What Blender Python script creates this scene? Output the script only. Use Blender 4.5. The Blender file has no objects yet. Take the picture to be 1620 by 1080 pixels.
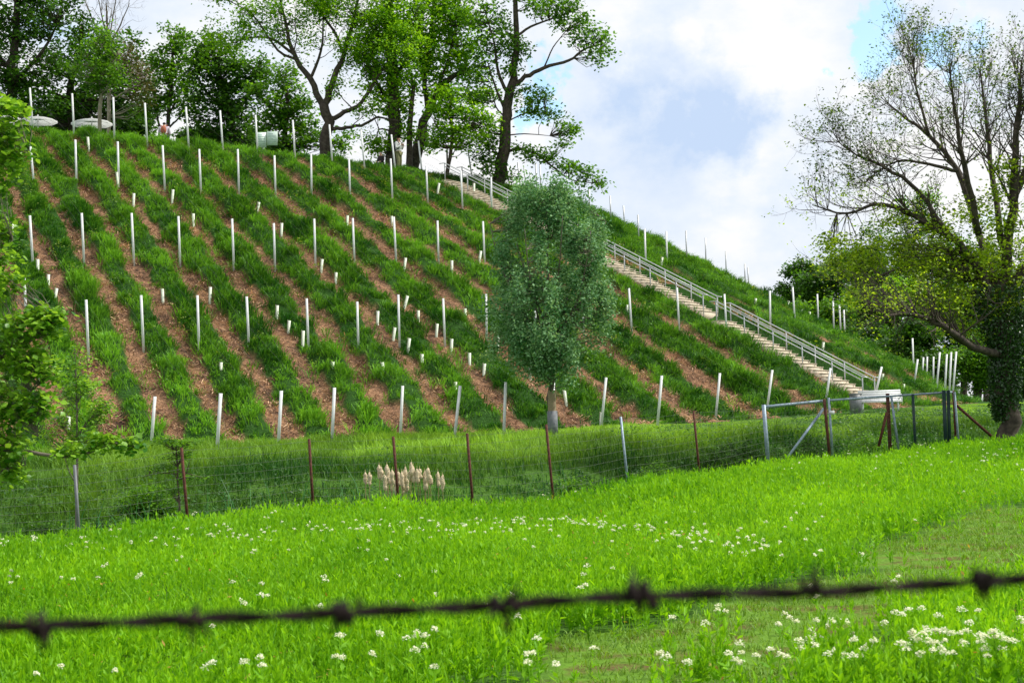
import bpy, bmesh, math, random
import numpy as np
from mathutils import Vector, Matrix
rng = np.random.default_rng(7); random.seed(7)
SC = bpy.context.scene; COL = SC.collection
R = math.radians

# ------------------------------------------------------------------ camera
FPX = 2500.0; PITCH = math.atan(136/2500.0); ROLL = R(1.77); EYE = 1.6
fw = np.array([0, math.cos(PITCH), math.sin(PITCH)]); up0 = np.array([0, -math.sin(PITCH), math.cos(PITCH)]); rt0 = np.array([1., 0, 0])
rt = rt0*math.cos(ROLL) - up0*math.sin(ROLL); up = up0*math.cos(ROLL) + rt0*math.sin(ROLL)
CAMP = np.array([0, 0, EYE])
cd = bpy.data.cameras.new('camera'); cam = bpy.data.objects.new('camera', cd); COL.objects.link(cam); SC.camera = cam
cam.matrix_world = Matrix(((rt[0], up[0], -fw[0], 0), (rt[1], up[1], -fw[1], 0), (rt[2], up[2], -fw[2], EYE), (0, 0, 0, 1)))
cd.sensor_width = 36; cd.lens = 36*FPX/1620; cd.clip_start = .05; cd.clip_end = 6000
cd.dof.use_dof = True; cd.dof.focus_distance = 55; cd.dof.aperture_fstop = 8.5

# ------------------------------------------------------------------ light
SUN_EL, SUN_AZ = 50, 84           # azimuth clockwise from +Y (the view direction): from the right
def sun_vec():
    e, a = R(SUN_EL), R(SUN_AZ)
    return Vector((math.cos(e)*math.sin(a), math.cos(e)*math.cos(a), math.sin(e)))
sl = bpy.data.lights.new('sun', 'SUN'); sl.energy = 4.8; sl.angle = R(1.2); sl.color = (1, .955, .88)
so = bpy.data.objects.new('sun', sl); COL.objects.link(so); so.rotation_euler = sun_vec().to_track_quat('Z', 'Y').to_euler()
W = bpy.data.worlds.new('World'); SC.world = W; W.use_nodes = True
SC.view_settings.view_transform = 'Standard'; SC.view_settings.look = 'None'; SC.view_settings.exposure = 0; SC.view_settings.gamma = 1
SC.cycles.max_bounces = 6; SC.cycles.transparent_max_bounces = 4; SC.cycles.use_denoising = True

def at(px, py, D):
    d = fw + rt*((px-810)/FPX) + up*((540-py)/FPX)
    return CAMP + d*D
def pix(P):
    v = np.asarray(P) - CAMP; D = v@fw
    return 810+FPX*(v@rt)/D, 540-FPX*(v@up)/D

def world():
    nt = W.node_tree; N = nt.nodes; L = nt.links; N.clear()
    def n(t, **k):
        x = N.new(t)
        for a, b in k.items(): setattr(x, a, b)
        return x
    def math_(op, a, b=None, c=None, clamp=False):
        m = n('ShaderNodeMath', operation=op, use_clamp=clamp)
        for i, v in enumerate((a, b, c)):
            if v is None: continue
            if isinstance(v, (int, float)): m.inputs[i].default_value = v
            else: L.new(v, m.inputs[i])
        return m.outputs[0]
    out = n('ShaderNodeOutputWorld'); bg = n('ShaderNodeBackground'); bg.inputs[1].default_value = .1
    sky = n('ShaderNodeTexSky'); sky.sky_type = 'NISHITA'; sky.sun_disc = False
    sky.sun_elevation = R(SUN_EL); sky.sun_rotation = R(SUN_AZ)
    tc = n('ShaderNodeTexCoord')
    mp = n('ShaderNodeMapping'); mp.inputs['Scale'].default_value = (1, 1, 1.9); L.new(tc.outputs['Generated'], mp.inputs[0])
    n1 = n('ShaderNodeTexNoise'); n1.inputs['Scale'].default_value = 5.2; n1.inputs['Detail'].default_value = 9; n1.inputs['Roughness'].default_value = .56
    n1.inputs['Distortion'].default_value = .25
    L.new(mp.outputs[0], n1.inputs[0])
    n2 = n('ShaderNodeTexNoise'); n2.inputs['Scale'].default_value = 7.5; n2.inputs['Detail'].default_value = 9; n2.inputs['Roughness'].default_value = .6
    mp2 = n('ShaderNodeMapping'); mp2.inputs['Scale'].default_value = (1, 1, 1.7); mp2.inputs['Location'].default_value = (3.1, 1.7, 4.2)
    L.new(tc.outputs['Generated'], mp2.inputs[0]); L.new(mp2.outputs[0], n2.inputs[0])
    nw = n('ShaderNodeTexNoise'); nw.inputs['Scale'].default_value = 13; nw.inputs['Detail'].default_value = 8; nw.inputs['Roughness'].default_value = .62; L.new(tc.outputs['Generated'], nw.inputs[0])
    ws = n('ShaderNodeVectorMath', operation='SUBTRACT'); ws.inputs[1].default_value = (.5, .5, .5); L.new(nw.outputs['Color'], ws.inputs[0])
    wm = n('ShaderNodeVectorMath', operation='MULTIPLY'); wm.inputs[1].default_value = (.20, .20, .13); L.new(ws.outputs[0], wm.inputs[0])
    wa = n('ShaderNodeVectorMath', operation='ADD'); L.new(tc.outputs['Generated'], wa.inputs[0]); L.new(wm.outputs[0], wa.inputs[1])
    def spot(px, py, rad, amt):           # a gap or a grey belly of the cloud deck, in one direction of the sky
        d = at(px, py, 1.0) - CAMP; d /= np.linalg.norm(d)
        vm = n('ShaderNodeVectorMath', operation='DISTANCE'); vm.inputs[1].default_value = tuple(d); L.new(wa.outputs[0], vm.inputs[0])
        mr = n('ShaderNodeMapRange'); mr.interpolation_type = 'SMOOTHSTEP'
        mr.inputs[1].default_value = 0; mr.inputs[2].default_value = rad; mr.inputs[3].default_value = amt; mr.inputs[4].default_value = 0
        L.new(vm.outputs['Value'], mr.inputs[0]); return mr.outputs[0]
    cov = math_('ADD', n1.outputs[0], .17)
    for s in ((1430, 70, .05, -.36), (1400, 95, .03, -.10), (910, 125, .045, -.34), (880, 160, .04, -.2), (1560, 20, .05, -.22), (330, 20, .04, -.1), (1240, 10, .03, -.12)):
        cov = math_('ADD', cov, spot(*s))
    mr = n('ShaderNodeMapRange'); mr.interpolation_type = 'SMOOTHSTEP'; mr.inputs[1].default_value = .43; mr.inputs[2].default_value = .56; L.new(cov, mr.inputs[0])
    sh = math_('ADD', n2.outputs[0], 0.0)
    for s in ((1110, 150, .06, .30), (1150, 185, .035, .16), (1030, 60, .05, .12), (1290, 250, .05, .10), (1080, 300, .07, .10), (1020, 170, .05, .12)):
        sh = math_('ADD', sh, spot(*s))
    cr = n('ShaderNodeValToRGB'); L.new(sh, cr.inputs[0])
    e = cr.color_ramp.elements
    e[0].position = .43; e[0].color = (1.0, 1.0, 1.0, 1); e[1].position = .86; e[1].color = (.58, .72, .95, 1)
    x = e.new(.56); x.color = (.83, .90, 1, 1)
    mul = n('ShaderNodeMixRGB', blend_type='MULTIPLY'); mul.inputs[0].default_value = 1; mul.inputs[2].default_value = (10.2, 10.2, 10.2, 1); L.new(cr.outputs[0], mul.inputs[1])
    sk = n('ShaderNodeMixRGB', blend_type='MULTIPLY'); sk.inputs[0].default_value = 1; sk.inputs[2].default_value = (2.4, 2.55, 2.45, 1); L.new(sky.outputs[0], sk.inputs[1])
    mx = n('ShaderNodeMixRGB'); L.new(mr.outputs[0], mx.inputs[0]); L.new(sk.outputs[0], mx.inputs[1]); L.new(mul.outputs[0], mx.inputs[2])
    L.new(mx.outputs[0], bg.inputs[0]); L.new(bg.outputs[0], out.inputs[0])
world()

# ------------------------------------------------------------------ helpers
def lnk(o, parent=None):
    COL.objects.link(o)
    if parent is not None: o.parent = parent
    return o
def tag(o, label=None, cat=None, group=None, kind=None):
    if label: o['label'] = label
    if cat: o['category'] = cat
    if group: o['group'] = group
    if kind: o['kind'] = kind
    return o
def thing(name, label, cat, loc=(0, 0, 0), group=None, rz=0):
    o = bpy.data.objects.new(name, None); o.empty_display_size = .2; COL.objects.link(o)
    o.location = tuple(float(v) for v in loc); o.rotation_euler = (0, 0, rz)
    return tag(o, label, cat, group)
class MB:
    """Collects vertices and faces in world space; build() links them as one mesh object."""
    def __init__(s): s.V = []; s.F = {}; s.n = 0; s.T = []
    def add(s, V, F, tint=None):
        V = np.asarray(V, float).reshape(-1, 3); F = np.asarray(F, int)
        s.F.setdefault(F.shape[1], []).append(F + s.n); s.V.append(V); s.n += len(V)
        s.T.append(np.full(len(V), .5) if tint is None else np.broadcast_to(np.asarray(tint, float), (len(V),)))
        return s
    def box(s, c, size, M=None):
        x, y, z = [v/2 for v in size]
        V = np.array([(a*x, b*y, e*z) for e in (-1, 1) for a, b in ((-1, -1), (1, -1), (1, 1), (-1, 1))])
        if M is not None: V = V@np.asarray(M).T
        return s.add(V+np.asarray(c), [(3, 2, 1, 0), (4, 5, 6, 7), (0, 1, 5, 4), (1, 2, 6, 5), (2, 3, 7, 6), (3, 0, 4, 7)])
    def bar(s, a, b, w, h=None, hint=(0, 0, 1)):
        a, b = np.asarray(a, float), np.asarray(b, float); d = b-a; l = np.linalg.norm(d); d /= l
        u = np.cross(d, hint)
        if np.linalg.norm(u) < 1e-3: u = np.cross(d, (0, 1, 0))
        u /= np.linalg.norm(u); v = np.cross(u, d)
        return s.box((a+b)/2, (w, h or w, l), np.stack([u, v, d], 1))
    def tube(s, P, r, n=6, cap=True, tint=None):
        P = np.asarray(P, float); k = len(P); r = np.broadcast_to(np.asarray(r, float), (k,))
        T = np.gradient(P, axis=0); T /= np.linalg.norm(T, axis=1)[:, None]+1e-12
        ref = np.array([.31, .17, .93]) if abs(T[0]@np.array([.31, .17, .93])) < .9 else np.array([.9, .3, .1])
        U = np.cross(T, ref); U /= np.linalg.norm(U, axis=1)[:, None]+1e-12; Wv = np.cross(T, U)
        a = np.arange(n)*2*math.pi/n
        V = P[:, None]+r[:, None, None]*(np.cos(a)[None, :, None]*U[:, None]+np.sin(a)[None, :, None]*Wv[:, None])
        i = np.arange(k-1)[:, None]*n; j = np.arange(n)[None]; j2 = (j+1) % n
        F = np.stack([i+j, i+j2, i+n+j2, i+n+j], -1).reshape(-1, 4)
        base = s.n; s.add(V.reshape(-1, 3), F, tint)
        if cap and n >= 3:
            s.F.setdefault(n, []).append(np.array([base+np.arange(n)[::-1], base+(k-1)*n+np.arange(n)]))
        return s
    def lathe(s, c, prof, n=12):
        prof = np.array(prof, float); a = np.arange(n)*2*math.pi/n
        V = np.stack([prof[:, None, 0]*np.cos(a), prof[:, None, 0]*np.sin(a), np.repeat(prof[:, 1:2], n, 1)], -1)+np.asarray(c)
        k = len(prof); i = np.arange(k-1)[:, None]*n; j = np.arange(n)[None]; j2 = (j+1) % n
        return s.add(V.reshape(-1, 3), np.stack([i+j, i+j2, i+n+j2, i+n+j], -1).reshape(-1, 4))
    def build(s, name, mat, parent=None, smooth=False):
        V = np.concatenate(s.V) if s.V else np.zeros((0, 3))
        if parent is not None:
            M = Matrix.Translation(parent.location)@parent.rotation_euler.to_matrix().to_4x4()
            q = parent.parent
            while q is not None:
                M = (Matrix.Translation(q.location)@q.rotation_euler.to_matrix().to_4x4())@M; q = q.parent
            Mi = np.array(M.inverted()); V = V@Mi[:3, :3].T+Mi[:3, 3]
        me = bpy.data.meshes.new(name)
        Fs = [(k, np.concatenate(f)) for k, f in s.F.items()]
        nl = sum(f.size for _, f in Fs); nf = sum(len(f) for _, f in Fs)
        me.vertices.add(len(V)); me.vertices.foreach_set('co', V.astype(np.float32).ravel())
        me.loops.add(nl); me.loops.foreach_set('vertex_index', np.concatenate([f.ravel() for _, f in Fs]).astype(np.int32))
        me.polygons.add(nf)
        tot = np.concatenate([np.full(len(f), k) for k, f in Fs]).astype(np.int32)
        me.polygons.foreach_set('loop_start', np.concatenate([[0], np.cumsum(tot)[:-1]]).astype(np.int32))
        if smooth: me.polygons.foreach_set('use_smooth', np.ones(nf, bool))
        me.update(calc_edges=True)
        at_ = me.attributes.new('tint', 'FLOAT', 'POINT'); at_.data.foreach_set('value', np.concatenate(s.T).astype(np.float32))
        me.materials.append(mat)
        return lnk(bpy.data.objects.new(name, me), parent)

# ------------------------------------------------------------------ materials
def base_mat(name):
    m = bpy.data.materials.new(name); m.use_nodes = True; nt = m.node_tree
    return m, nt, nt.nodes, nt.links, nt.nodes['Principled BSDF']
def mat(name, c1, c2=None, rough=.7, scale=8, metal=0, bump=0, spec=.4, detail=5, lo=.35, hi=.65):
    m, nt, N, L, b = base_mat(name)
    b.inputs['Roughness'].default_value = rough; b.inputs['Metallic'].default_value = metal; b.inputs['Specular IOR Level'].default_value = spec
    b.inputs['Base Color'].default_value = (*c1, 1)
    if c2 is not None or bump:
        tc = N.new('ShaderNodeTexCoord'); nz = N.new('ShaderNodeTexNoise'); nz.inputs['Scale'].default_value = scale; nz.inputs['Detail'].default_value = detail
        L.new(tc.outputs['Object'], nz.inputs[0])
        if c2 is not None:
            r = N.new('ShaderNodeValToRGB'); r.color_ramp.elements[0].position = lo; r.color_ramp.elements[1].position = hi
            r.color_ramp.elements[0].color = (*c1, 1); r.color_ramp.elements[1].color = (*c2, 1)
            L.new(nz.outputs[0], r.inputs[0]); L.new(r.outputs[0], b.inputs['Base Color'])
        if bump:
            bp = N.new('ShaderNodeBump'); bp.inputs['Strength'].default_value = bump; bp.inputs['Distance'].default_value = .03
            L.new(nz.outputs[0], bp.inputs['Height']); L.new(bp.outputs[0], b.inputs['Normal'])
    return m
def leaf_mat(name, c1, c2, trans=.4, rough=.5, spec=.35, tcol=1.25, patch=0, c3=None, warm=True):
    m, nt, N, L, b = base_mat(name)
    a = N.new('ShaderNodeAttribute'); a.attribute_name = 'tint'
    r = N.new('ShaderNodeValToRGB'); r.color_ramp.elements[0].color = (*c1, 1); r.color_ramp.elements[1].color = (*c2, 1)
    if c3 is not None:
        e = r.color_ramp.elements.new(.97); e.color = (*c3, 1); r.color_ramp.elements[1 if False else 1].position = r.color_ramp.elements[1].position
    L.new(a.outputs['Fac'], r.inputs[0])
    L.new(r.outputs[0], b.inputs['Base Color']); b.inputs['Roughness'].default_value = rough; b.inputs['Specular IOR Level'].default_value = spec
    t = N.new('ShaderNodeBsdfTranslucent'); mc = N.new('ShaderNodeMixRGB'); mc.blend_type = 'MULTIPLY'; mc.inputs[0].default_value = 1
    mc.inputs[2].default_value = (tcol*1.15, tcol, tcol*.6, 1) if warm else (tcol, tcol, tcol, 1); L.new(r.outputs[0], mc.inputs[1]); L.new(mc.outputs[0], t.inputs[0])
    mx = N.new('ShaderNodeMixShader'); mx.inputs[0].default_value = trans
    L.new(b.outputs[0], mx.inputs[1]); L.new(t.outputs[0], mx.inputs[2]); L.new(mx.outputs[0], N['Material Output'].inputs[0])
    return m
M = dict(
    white_metal=mat('white_metal', (.80, .81, .80), (.70, .71, .72), .45, 6),
    grey_metal=mat('grey_metal', (.42, .44, .46), (.55, .56, .57), .45, 9, .3),
    tube=mat('tube_plastic', (.76, .80, .66), (.66, .72, .55), .5, 7),
    steel=mat('galvanised_steel', (.20, .27, .34), (.34, .41, .48), .5, 14, .3),
    rail=mat('rail_steel', (.62, .64, .66), (.52, .54, .57), .35, 6, .2),
    rust=mat('rust', (.05, .014, .009), (.12, .04, .022), .85, 22, 0, .3),
    dkgreen=mat('dark_green_paint', (.012, .035, .035), (.02, .05, .05), .5, 9),
    concrete=mat('concrete', (.62, .54, .42), (.50, .43, .33), .85, 5, 0, .15),
    bark=mat('bark_dark', (.035, .026, .02), (.085, .066, .05), .9, 7, 0, .8),
    bark_grey=mat('bark_grey', (.10, .085, .065), (.2, .17, .13), .9, 8, 0, .6),
    bark_pale=mat('bark_pale', (.26, .22, .16), (.36, .31, .24), .85, 8, 0, .4),
    twig=mat('twig', (.06, .045, .03), (.12, .09, .06), .85, 8),
    guard=mat('trunk_guard', (.13, .14, .16), (.20, .21, .23), .7, 9),
    mat_reed=mat('reed_mat', (.34, .27, .17), (.24, .19, .12), .9, 25),
    canvas=leaf_mat('white_canvas', (.80, .80, .80), (.86, .86, .86), .62, .8, .1, 1.1, warm=False),
    wire=mat('fence_wire', (.09, .11, .08), (.15, .17, .13), .6, 20, .3),
    barb=mat('barbed_wire_rust', (.007, .003, .003), (.024, .009, .008), .85, 160, .2, .3),
    bin=mat('bin_grey', (.13, .14, .15), (.17, .18, .19), .5, 9),
    board=mat('sign_board', (.62, .76, .66), (.70, .82, .74), .5, 5),
    ink=mat('sign_ink', (.28, .42, .36), None, .6),
    straw_seed=mat('cattail_fluff', (.52, .41, .25), (.68, .57, .40), .95, 45, 0, .6),
    straw_stem=mat('cattail_stem', (.42, .33, .16), (.3, .3, .1), .8, 20),
    petal=leaf_mat('white_petal', (.78, .78, .52), (.85, .85, .70), .3, warm=False),
    skin=mat('skin', (.50, .29, .20), (.55, .33, .24), .6, 12),
)

# ------------------------------------------------------------------ terrain
CX, CY = -49.0, 117.0
TH = [-100, -66, -57, -42, -34.5, -27, -18, 0, 60]
RBk = [73, 73.5, 75.1, 77.5, 79.6, 80.1, 79.6, 75.5, 73.5]; RTk = [45, 45.5, 46.5, 53.5, 55.2, 56.3, 56.8, 54, 54]
ZBk = [1.15, 1.2, 1.25, 1.6, 1.95, 2.1, 2.2, 2.2, 2.2]; ZTk = [17.6, 17.6, 17.3, 15.9, 15.6, 15.4, 15.2, 15, 15]
FP = [(-300, 25, -.1), (125, 28, -.09), (297, 30, 0), (495, 32, .12), (630, 33, .12), (748, 34, .02), (875, 35, .03), (993, 38, .26), (1106, 41, .35), (1215, 43, .53), (1310, 44.5, .59), (1405, 46, .68), (1505, 47.5, .71), (1620, 49, .82), (2200, 58, 1.2)]
FXk = np.array([(p-810)*d/2500 for p, d, z in FP]); FYk = np.array([d for p, d, z in FP]); FZk = np.array([z-.18 for p, d, z in FP])
def sstep(a, b, x):
    t = np.clip((x-a)/(b-a), 0, 1); return t*t*(3-2*t)
def smin(a, b, k): return .5*(a+b-np.sqrt((a-b)**2+k*k))
def smax(a, b, k): return .5*(a+b+np.sqrt((a-b)**2+k*k))
_ph = rng.uniform(0, 6.28, (14, 2)); _k = rng.normal(0, 1, (14, 2))
def wob(x, y, f):                                       # cheap smooth noise, about -1..1
    s = 0
    for i in range(14): s = s+np.sin(x*_k[i, 0]*f+_ph[i, 0]+y*_k[i, 1]*f)
    return s/4.5
def polar(x, y):
    dx, dy = x-CX, y-CY; return np.hypot(dx, dy), np.degrees(np.arctan2(dy, dx))
def hill_line(x, y):
    r, th = polar(x, y)
    rb = np.interp(th, TH, RBk); rtp = np.interp(th, TH, RTk); zb = np.interp(th, TH, ZBk); zt = np.interp(th, TH, ZTk)
    s = (rb-r)/(rb-rtp)
    return smin(zb+(zt-zb)*s, zt-.008*np.clip(rtp-r, 0, 99), .6), s, th, r-rb, zb
def ground_z(x, y):
    x, y = np.asarray(x, float), np.asarray(y, float)
    yf = np.interp(x, FXk, FYk); zf = np.interp(x, FXk, FZk)
    zm = zf*np.clip((y-6)/(yf-6), 0, 1)**1.4 + .05*wob(x, y, .5)*sstep(6, 14, y)
    hl, s, th, dh, zb = hill_line(x, y)
    df = y-yf; d2 = np.maximum(dh-2.6, 0); w = np.clip(df, 0, None)/(np.clip(df, 0, None)+d2+1e-6)
    zb2 = zf-.85*sstep(0, .1, w)*(1-sstep(.25, .5, w))+(zb-zf)*sstep(.12, .92, w)+.06*wob(x, y, .9)*sstep(0, .1, w)*(1-sstep(.85, 1, w))
    return np.where(df < 0, zm, zb2)
def hz(x, y):
    x, y = np.asarray(x, float), np.asarray(y, float)
    g = ground_z(x, y); hl, s, th, dh, zb = hill_line(x, y)
    return np.where(s > -.3, smax(hl, g, .25)-.06*(np.abs(s) < .1), g)
def hit(px, py, d0=20, d1=150, fn=hz):
    D = np.arange(d0, d1, .06); d = fw+rt*((px-810)/FPX)+up*((540-py)/FPX)
    P = CAMP+D[:, None]*d; g = P[:, 2]-fn(P[:, 0], P[:, 1])
    i = np.argmax(g < 0) if (g < 0).any() else np.argmin(g)
    p = P[i].copy(); p[2] = fn(p[0], p[1]); return p, D[i]
def onz(px, D):                                          # ground point seen in picture column px at depth D
    p = at(px, 600, D); p[2] = float(hz(p[0], p[1])); return p

# ------------------------------------------------------------------ vine rows (from the posts seen in the photograph)
L0 = [((47, 139), (52, 207)), ((114, 148), (117, 215)), ((179, 154), (181, 223)), ((229, 163), (233, 232)), ((294, 169), (299, 240)), ((348, 175), (353, 244)), ((404, 182), (408, 247)), ((463, 190), (467, 255)), ((521, 197), (526, 263)), ((571, 205), (577, 270)), ((619, 213), (626, 275)), ((662, 223), (668, 276))]
L1 = [((48, 232), (54, 297)), ((119, 221), (121, 299)), ((186, 224), (188, 299)), ((257, 230), (261, 307)), ((315, 236), (318, 311)), ((376, 236), (378, 309)), ((434, 246), (436, 314)), ((492, 243), (493, 315)), ((552, 252), (554, 314)), ((618, 251), (621, 321)), ((674, 262), (677, 322)), ((729, 270), (732, 332)), ((777, 280), (778, 338))]
L2 = [((47, 341), (52, 423)), ((129, 337), (133, 420)), ((208, 337), (212, 421)), ((282, 342), (285, 423)), ((367, 346), (370, 428)), ((433, 353), (435, 427)), ((497, 346), (499, 421)), ((558, 345), (561, 423)), ((623, 343), (627, 420)), ((692, 349), (694, 420)), ((764, 350), (767, 417))]
L3 = [((38, 440), (42, 515)), ((136, 474), (140, 568)), ((223, 467), (227, 556)), ((312, 467), (315, 559)), ((390, 469), (394, 554)), ((485, 472), (488, 555)), ((565, 477), (567, 558)), ((630, 466), (632, 548)), ((701, 472), (704, 547)), ((769, 465), (770, 543)), ((846, 464), (848, 541)), ((921, 462), (924, 537)), ((995, 456), (1000, 530)), ((1071, 455), (1075, 525)), ((1146, 465), (1150, 531))]
L4 = [((245, 627), (239, 705)), ((349, 622), (343, 714)), ((445, 618), (440, 707)), ((529, 613), (525, 703)), ((637, 610), (633, 694)), ((728, 610), (719, 693)), ((800, 604), (797, 690)), ((876, 605), (874, 682)), ((959, 597), (951, 678)), ((1047, 594), (1040, 674)), ((1139, 590), (1132, 664)), ((1222, 585), (1213, 652)), ((1314, 582), (1306, 640)), ((1395, 580), (1383, 634))]
samples = []
for off, L in ((0, L0), (-1, L1), (-2, L2), (-3, L3), (-2, L4)):
    for i, (t, b) in enumerate(L):
        p, D = hit(*b); hl, s, th, dh, zb = hill_line(p[0], p[1]); samples.append((i+off, float(th), float(s)))
S_ = np.array(samples); J, T_, S2 = S_[:, 0], S_[:, 1]/40, S_[:, 2]
def ufeat(t, s): return np.stack([np.ones_like(t), t, s, t*s, t*t, s*s, t*t*s], -1)
UC, *_ = np.linalg.lstsq(ufeat(T_, S2), J, rcond=None)
print('row fit rms', float(np.sqrt(np.mean((ufeat(T_, S2)@UC-J)**2))))
def rowu(th, s): return ufeat(np.asarray(th, float)/40, np.clip(np.asarray(s, float), -.1, 1.1))@UC

# stairs: bottom and top seen at (1380,634) and (697,286)
SB, _ = hit(1362, 634); ST, _ = hit(699, 289)
sv = ST[:2]-SB[:2]; SLEN = np.linalg.norm(sv); sv /= SLEN; sn = np.array([sv[1], -sv[0]])   # sn points away to the right of the climb
SW = 2.0
def stair_off(x, y):
    a = (x-SB[0])*sv[0]+(y-SB[1])*sv[1]; b = (x-SB[0])*sn[0]+(y-SB[1])*sn[1]; return a, b

def in_poly(x, y, poly):
    r = np.zeros(np.shape(x), bool); n = len(poly)
    for i in range(n):
        (x1, y1), (x2, y2) = poly[i], poly[(i+1) % n]
        c = ((y1 > y) != (y2 > y)) & (x < (x2-x1)*(y-y1)/(y2-y1+1e-12)+x1); r ^= c
    return r
TRACK_PX = [(1760, 800), (1620, 802), (1530, 812), (1490, 832), (1400, 850), (1325, 885), (1310, 915), (1200, 938), (1150, 975), (1080, 990), (960, 1010), (880, 1030), (800, 1070), (640, 1110), (700, 1150), (1000, 1140), (1080, 1062), (1200, 1012), (1285, 1000), (1390, 980), (1400, 945), (1500, 935), (1540, 890), (1620, 893), (1760, 890)]
TRACK = [tuple(hit(a, b, 5, 60, ground_z if i < 13 else (lambda x, y: ground_z(x, y)+.30))[0][:2]) for i, (a, b) in enumerate(TRACK_PX)]
def on_track(x, y):
    return in_poly(x+.3*wob(x, y, 2.6), y+.7*wob(y, x, 2.0), TRACK)

def ground_mat():
    m, nt, N, L, b = base_mat('ground_soil_and_grass')
    a = N.new('ShaderNodeAttribute'); a.attribute_name = 'tint'
    tc = N.new('ShaderNodeTexCoord'); n1 = N.new('ShaderNodeTexNoise'); n1.inputs['Scale'].default_value = 2.3; n1.inputs['Detail'].default_value = 8
    n2 = N.new('ShaderNodeTexNoise'); n2.inputs['Scale'].default_value = 14; n2.inputs['Detail'].default_value = 6
    L.new(tc.outputs['Object'], n1.inputs[0]); L.new(tc.outputs['Object'], n2.inputs[0])
    g = N.new('ShaderNodeValToRGB'); g.color_ramp.elements[0].position = .3; g.color_ramp.elements[1].position = .7
    g.color_ramp.elements[0].color = (.035, .085, .012, 1); g.color_ramp.elements[1].color = (.075, .17, .02, 1); L.new(n2.outputs[0], g.inputs[0])
    t = N.new('ShaderNodeValToRGB'); t.color_ramp.elements[0].position = .34; t.color_ramp.elements[1].position = .52
    t.color_ramp.elements[0].color = (.12, .085, .032, 1); t.color_ramp.elements[1].color = (.11, .22, .02, 1); L.new(n1.outputs[0], t.inputs[0])
    mx = N.new('ShaderNodeMixRGB'); L.new(a.outputs['Fac'], mx.inputs[0]); L.new(g.outputs[0], mx.inputs[1]); L.new(t.outputs[0], mx.inputs[2])
    bp = N.new('ShaderNodeBump'); bp.inputs['Strength'].default_value = .7; bp.inputs['Distance'].default_value = .06; L.new(n2.outputs[0], bp.inputs['Height'])
    L.new(mx.outputs[0], b.inputs['Base Color']); L.new(bp.outputs[0], b.inputs['Normal']); b.inputs['Roughness'].default_value = .95; b.inputs['Specular IOR Level'].default_value = .1
    return m
def hill_mat():
    m, nt, N, L, b = base_mat('hill_soil_and_mulch')
    tc = N.new('ShaderNodeTexCoord'); n1 = N.new('ShaderNodeTexNoise'); n1.inputs['Scale'].default_value = 1.1; n1.inputs['Detail'].default_value = 9; n1.inputs['Roughness'].default_value = .7
    n2 = N.new('ShaderNodeTexNoise'); n2.inputs['Scale'].default_value = 9; n2.inputs['Detail'].default_value = 8; n2.inputs['Distortion'].default_value = 1.5
    L.new(tc.outputs['Object'], n1.inputs[0]); L.new(tc.outputs['Object'], n2.inputs[0])
    r = N.new('ShaderNodeValToRGB'); r.color_ramp.elements[0].position = .40; r.color_ramp.elements[1].position = .66
    r.color_ramp.elements[0].color = (.055, .034, .026, 1); r.color_ramp.elements[1].color = (.52, .29, .16, 1)
    ad = N.new('ShaderNodeMath'); ad.operation = 'ADD'; mu = N.new('ShaderNodeMath'); mu.operation = 'MULTIPLY'; mu.inputs[1].default_value = .5
    L.new(n1.outputs[0], ad.inputs[0]); L.new(n2.outputs[0], ad.inputs[1]); L.new(ad.outputs[0], mu.inputs[0]); L.new(mu.outputs[0], r.inputs[0])
    a = N.new('ShaderNodeAttribute'); a.attribute_name = 'tint'
    mx = N.new('ShaderNodeMixRGB'); mx.inputs[2].default_value = (.03, .085, .014, 1); L.new(a.outputs['Fac'], mx.inputs[0]); L.new(r.outputs[0], mx.inputs[1])
    bp = N.new('ShaderNodeBump'); bp.inputs['Strength'].default_value = 1; bp.inputs['Distance'].default_value = .12; L.new(n2.outputs[0], bp.inputs['Height'])
    L.new(mx.outputs[0], b.inputs['Base Color']); L.new(bp.outputs[0], b.inputs['Normal']); b.inputs['Roughness'].default_value = .95; b.inputs['Specular IOR Level'].default_value = .1
    return m
def grid(xs, ys, zf, tf):
    X, Y = np.meshgrid(xs, ys); Z = zf(X, Y); nx = len(xs); ny = len(ys)
    i = np.arange(ny-1)[:, None]*nx; j = np.arange(nx-1)[None]
    F = np.stack([i+j, i+j+1, i+nx+j+1, i+nx+j], -1).reshape(-1, 4)
    return MB().add(np.stack([X, Y, Z], -1).reshape(-1, 3), F, tf(X, Y).ravel())
def cat(*a): return np.concatenate(a)
gx = cat([-2500, -900, -400, -150, -80, -50], np.arange(-30, 32, .3), [34, 38, 44, 55, 70, 100, 150, 400, 900, 2500])
gy = cat([-600, -150, -40, -10, 0], np.arange(2, 75, .3), np.arange(76, 112, 2), [120, 140, 180, 250, 400, 900, 3000])
def gz_sheet(X, Y):
    z = ground_z(np.clip(X, -60, 70), np.clip(Y, 0, 140)); hl, s, th, dh, zb = hill_line(X, Y)
    return np.where(s > -.02, z-1.0*sstep(-.02, .1, s), z)
tag(grid(gx, gy, gz_sheet, lambda X, Y: on_track(X, Y)*1.0).build('ground', ground_mat(), smooth=True), kind='structure')
def green_mask(x, y, s, th):                              # 1 in a grass strip, 0 on the mulch round a vine row
    u = rowu(th, s); f = np.abs(u-np.round(u)+.03); n = .045*wob(x, y, 1.0)+.045*wob(y, x, 2.7)+.05*wob(x, y, 5.5)+.05*sstep(-8, 8, x)*wob(y, x, 1.5)
    g = sstep(.165, .235, f+n)
    g = np.where(s > .985, 1, g); a, b = stair_off(x, y)
    return g, u
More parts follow.
